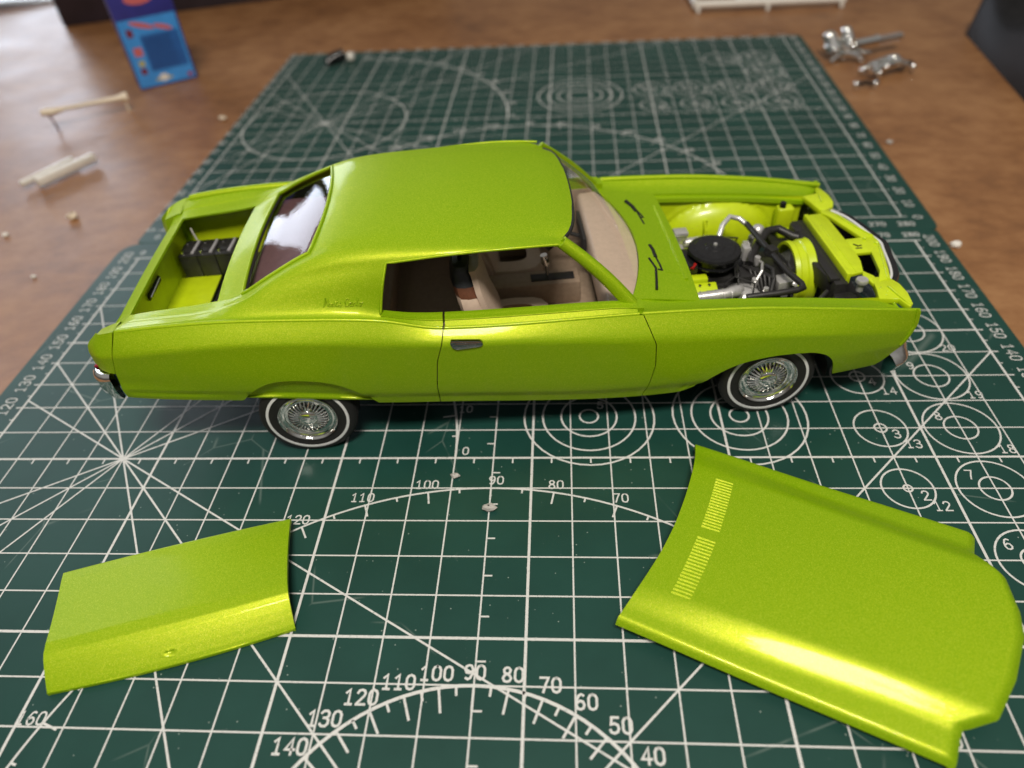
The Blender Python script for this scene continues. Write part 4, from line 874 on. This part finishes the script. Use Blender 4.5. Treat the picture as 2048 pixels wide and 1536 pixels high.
MB().box((1.15, 1.15, .22), (.5, .3, .18), .5).build('web', 'styrene', BR, bevel=.04)
MB().ball((.78, .22, .12), .12, .1, .1, 8, 5).build('gate_stub', 'cream', BR)
def crumb(name, x, y, z, r, mat, label, cat='plastic chip', group=None):
    m = MB(); n = 7; 
    rows = []
    for t in np.linspace(-1.4, 1.4, 5): rows.append([(r*math.cos(2*math.pi*k/n)*math.cos(t)*(.7+.6*random.random()), r*.7*math.sin(2*math.pi*k/n)*math.cos(t)*(.7+.6*random.random()), r*.55*(1+math.sin(t))*(.8+.3*random.random())) for k in range(n)])
    m.grid(rows, closed=True); o = m.build(name, mat, None, smooth=False); o.location = (x, y, z); tag(o, label, cat, group); return o
crumb('plastic_nub', -4.6, 23.7, TZ, .26, 'cream', 'round cream plastic nub on the table left of the car trunk')
crumb('plastic_crumb', -6.84, 22.39, TZ, .15, 'styrene', 'tiny white crumb at the left edge of the picture, on bare table')
crumb('plastic_crumb', -3.9, 19.3, TZ, .11, 'styrene', 'tiny pale crumb on the table beside the mat numeral 170')
crumb('plastic_crumb', 29.45, 20.0, TZ, .2, 'styrene', 'white crumb on the table beside the corner where both mats meet')
crumb('plastic_crumb', 29.93, 28.3, TZ, .15, 'grey', 'greyish crumb on the table right of the rear mat')
crumb('plastic_crumb', -1.6, 33.6, TZ, .2, 'cream', 'cream crumb on the table left of the rear mat')
crumb('grey_flake', 13.07, 9.35, 0.01, .12, 'grey', 'small grey flake on the mat above the numeral 100')
crumb('grey_flake', 14.0, 8.32, 0.01, .17, 'grey', 'larger grey flake on the mat below the numeral 90')
# black clip with white end on rear mat
CL = thing('bent_clip', 'small black and white plastic bit near the top edge of the rear mat', 'plastic part', (2.4, 40.1, 0.01), R(12))
MB().tube([(0, 0, .15), (.5, .3, .35), (1.05, .42, .45)], [.24, .34, .32], 10).build('black_end', 'black', CL)
MB().ball((1.38, .35, .26), .24, .24, .28, 12, 7).build('white_end', 'styrene', CL)
# chrome parts at right
C1 = thing('chrome_engine_part', 'chrome plated engine block part with long ribbed shaft, nearest the mat corner', 'chrome part', (30.1, 38.2, TZ), R(4))
m = MB(); m.tube([(.25, .3, .45), (.05, .75, 1.05)], [.4, .32], 14); m.ball((.02, .8, 1.1), .36, .32, .3); m.build('cylinder_bank', 'chrome', C1)
m = MB(); m.tube([(1.1, .4, .6), (.95, .9, 1.2)], [.3, .28], 14); m.ball((.93, .95, 1.24), .28, .3, .3); m.build('cylinder_bank', 'chrome', C1)
m = MB(); m.tube([(1.2, .3, .75), (2.4, .7, .75), (2.6, .8, .75)], [.26, .26, .3], 14)
for k in range(9): m.tube([(2.7 + .16*k, .85 + .05*k, .72), (2.78 + .16*k, .87 + .05*k, .72)], .25 if k % 2 else .21, 12)
m.build('ribbed_shaft', 'chrome', C1)
m = MB(); m.tube([(-.05, -.2, .12), (.3, -.05, .4), (.9, .0, .45), (1.4, -.1, .3), (1.5, -.25, .12)], [.12, .12, .2, .14, .14], 10); m.tube([(1.3, .0, .5), (2.0, .1, .35)], .14, 10); m.build('sprue_runner', 'chrome', C1)
for a, b, c_, r_ in ((.55, .35, .95, .2), (.75, .1, .62, .16), (.3, .05, .75, .18), (1.35, .15, .55, .15), (1.7, -.05, .42, .12), (.15, .75, 1.2, .16)):
    MB().lathe([(.0, .1), (r_*.6, .1), (r_, .0), (r_, -.08), (.0, -.1)], (30.1*0 + a, b, c_), 'x', 10).build('flange', 'chrome', C1)
for k in range(14):
    a = random.uniform(-.1, 1.7); b = random.uniform(-.1, .8); h0 = random.uniform(.15, .9); d_ = Vector((random.uniform(-.4, .4), random.uniform(-.3, .3), random.uniform(-.2, .35)))
    MB().tube([(a, b, h0), (a + d_.x, b + d_.y, max(.12, h0 + d_.z))], [random.uniform(.06, .14), random.uniform(.08, .18)], 8).build('casting_detail', 'chrome', C1)
C2 = thing('chrome_axle_part', 'chrome plated axle part with round stubs, lower of the pieces beside the rear mat', 'chrome part', (31.3, 35.6, TZ), R(14))
m = MB(); m.tube([(0, 0, .4), (.5, .15, .45), (1.0, .3, .5), (1.6, .42, .5), (2.2, .5, .45)], [.16, .2, .24, .22, .12], 12); m.tube([(.1, .55, .5), (.8, .8, .5), (1.6, .9, .6)], [.14, .16, .2], 10); m.ball((1.55, .55, .72), .3, .25, .2); m.build('axle_housing', 'chrome', C2)
for a, b in ((-.05, .55), (2.4, .1), (1.5, 1.1), (.4, -.15)): MB().ball((a, b, .3), .14, .14, .2).build('sprue_stub', 'chrome', C2)
m = MB(); m.tube([(2.0, .8, .3), (2.9, .95, .2)], .13, 8); m.build('dark_stub', 'black', C2)
for a, b, c_, r_ in ((.5, .4, .6, .16), (1.1, .65, .65, .18), (1.9, .6, .6, .15), (.9, .1, .55, .12)):
    MB().lathe([(.0, .08), (r_*.6, .08), (r_, .0), (r_*.8, -.08), (.0, -.1)], (a, b, c_), 'z', 10).build('flange', 'chrome', C2)
for k in range(10):
    a = random.uniform(0, 2.2); b = random.uniform(.1, .9); h0 = random.uniform(.2, .6); d_ = Vector((random.uniform(-.4, .4), random.uniform(-.3, .3), random.uniform(-.1, .25)))
    MB().tube([(a, b, h0), (a + d_.x, b + d_.y, max(.12, h0 + d_.z))], [random.uniform(.05, .1), random.uniform(.06, .14)], 8).build('casting_detail', 'chrome', C2)
C3 = thing('chrome_bracket', 'tiny chrome bracket with two stubs, closest chrome piece to the viewer', 'chrome part', (30.3, 34.4, TZ), R(2))
for a in (.0, .95): MB().ball((a, 0, .22), .15, .13, .22).build('stub', 'chrome', C3)
MB().tube([(.0, .12, .2), (.5, .2, .28), (.95, .1, .2)], .1, 8).build('bridge', 'black', C3)
# white sprue frame at top
SP = thing('white_sprue', 'white plastic sprue lying beyond the rear mat at the top', 'sprue', (24.46, 47.85, TZ), R(-1))
m = MB(); m.tube([(0, .3, .45), (9.0, .3, .45)], .24, 10); m.build('runner', 'styrene', SP)
MB().tube([(0, .3, .45), (-.15, 5, .45)], .24, 10).build('side_runner', 'styrene', SP); MB().tube([(9, .3, .45), (9.1, 5, .45)], .22, 10).build('side_runner', 'styrene', SP)
for a in (.1, 4.4, 8.9): MB().tube([(a, .15, .4), (a, .0, .02)], [.14, .1], 8).build('peg', 'styrene', SP)
MB().box((3.6, .75, .5), (2.2, .5, .25)).build('sprue_part', 'styrene', SP, bevel=.06)
# dark pouch at right
rows = []
for i, u in enumerate(np.linspace(0, 1, 34)):
    row = []
    for j, v in enumerate(np.linspace(0, 1, 34)):
        x = 37.2 + 11*v + 1.3*u; y = 31.6 + 10.5*u + 1.5 * v; e = min(u, 1-u, v, 1-v); h = min(1, e / .16); h = math.sqrt(1 - (1-h)**2)
        row.append((x, y, TZ + .02 + (3.0 + .6*math.sin(7*u + 3*v) + .5*math.sin(11*v - 4*u) + .3*math.sin(17*u*v + 2)) * h))
    rows.append(row)
tag(MB().grid(rows).build('black_pouch', 'pouch', None, out=(0, 0, 1), split=False), 'crumpled black bag at the upper right corner of the picture', 'bag')
crumb('black_scrap', 33.75, 23.35, TZ, .45, 'black', 'black scrap at the right edge of the picture, below the bag', 'scrap')
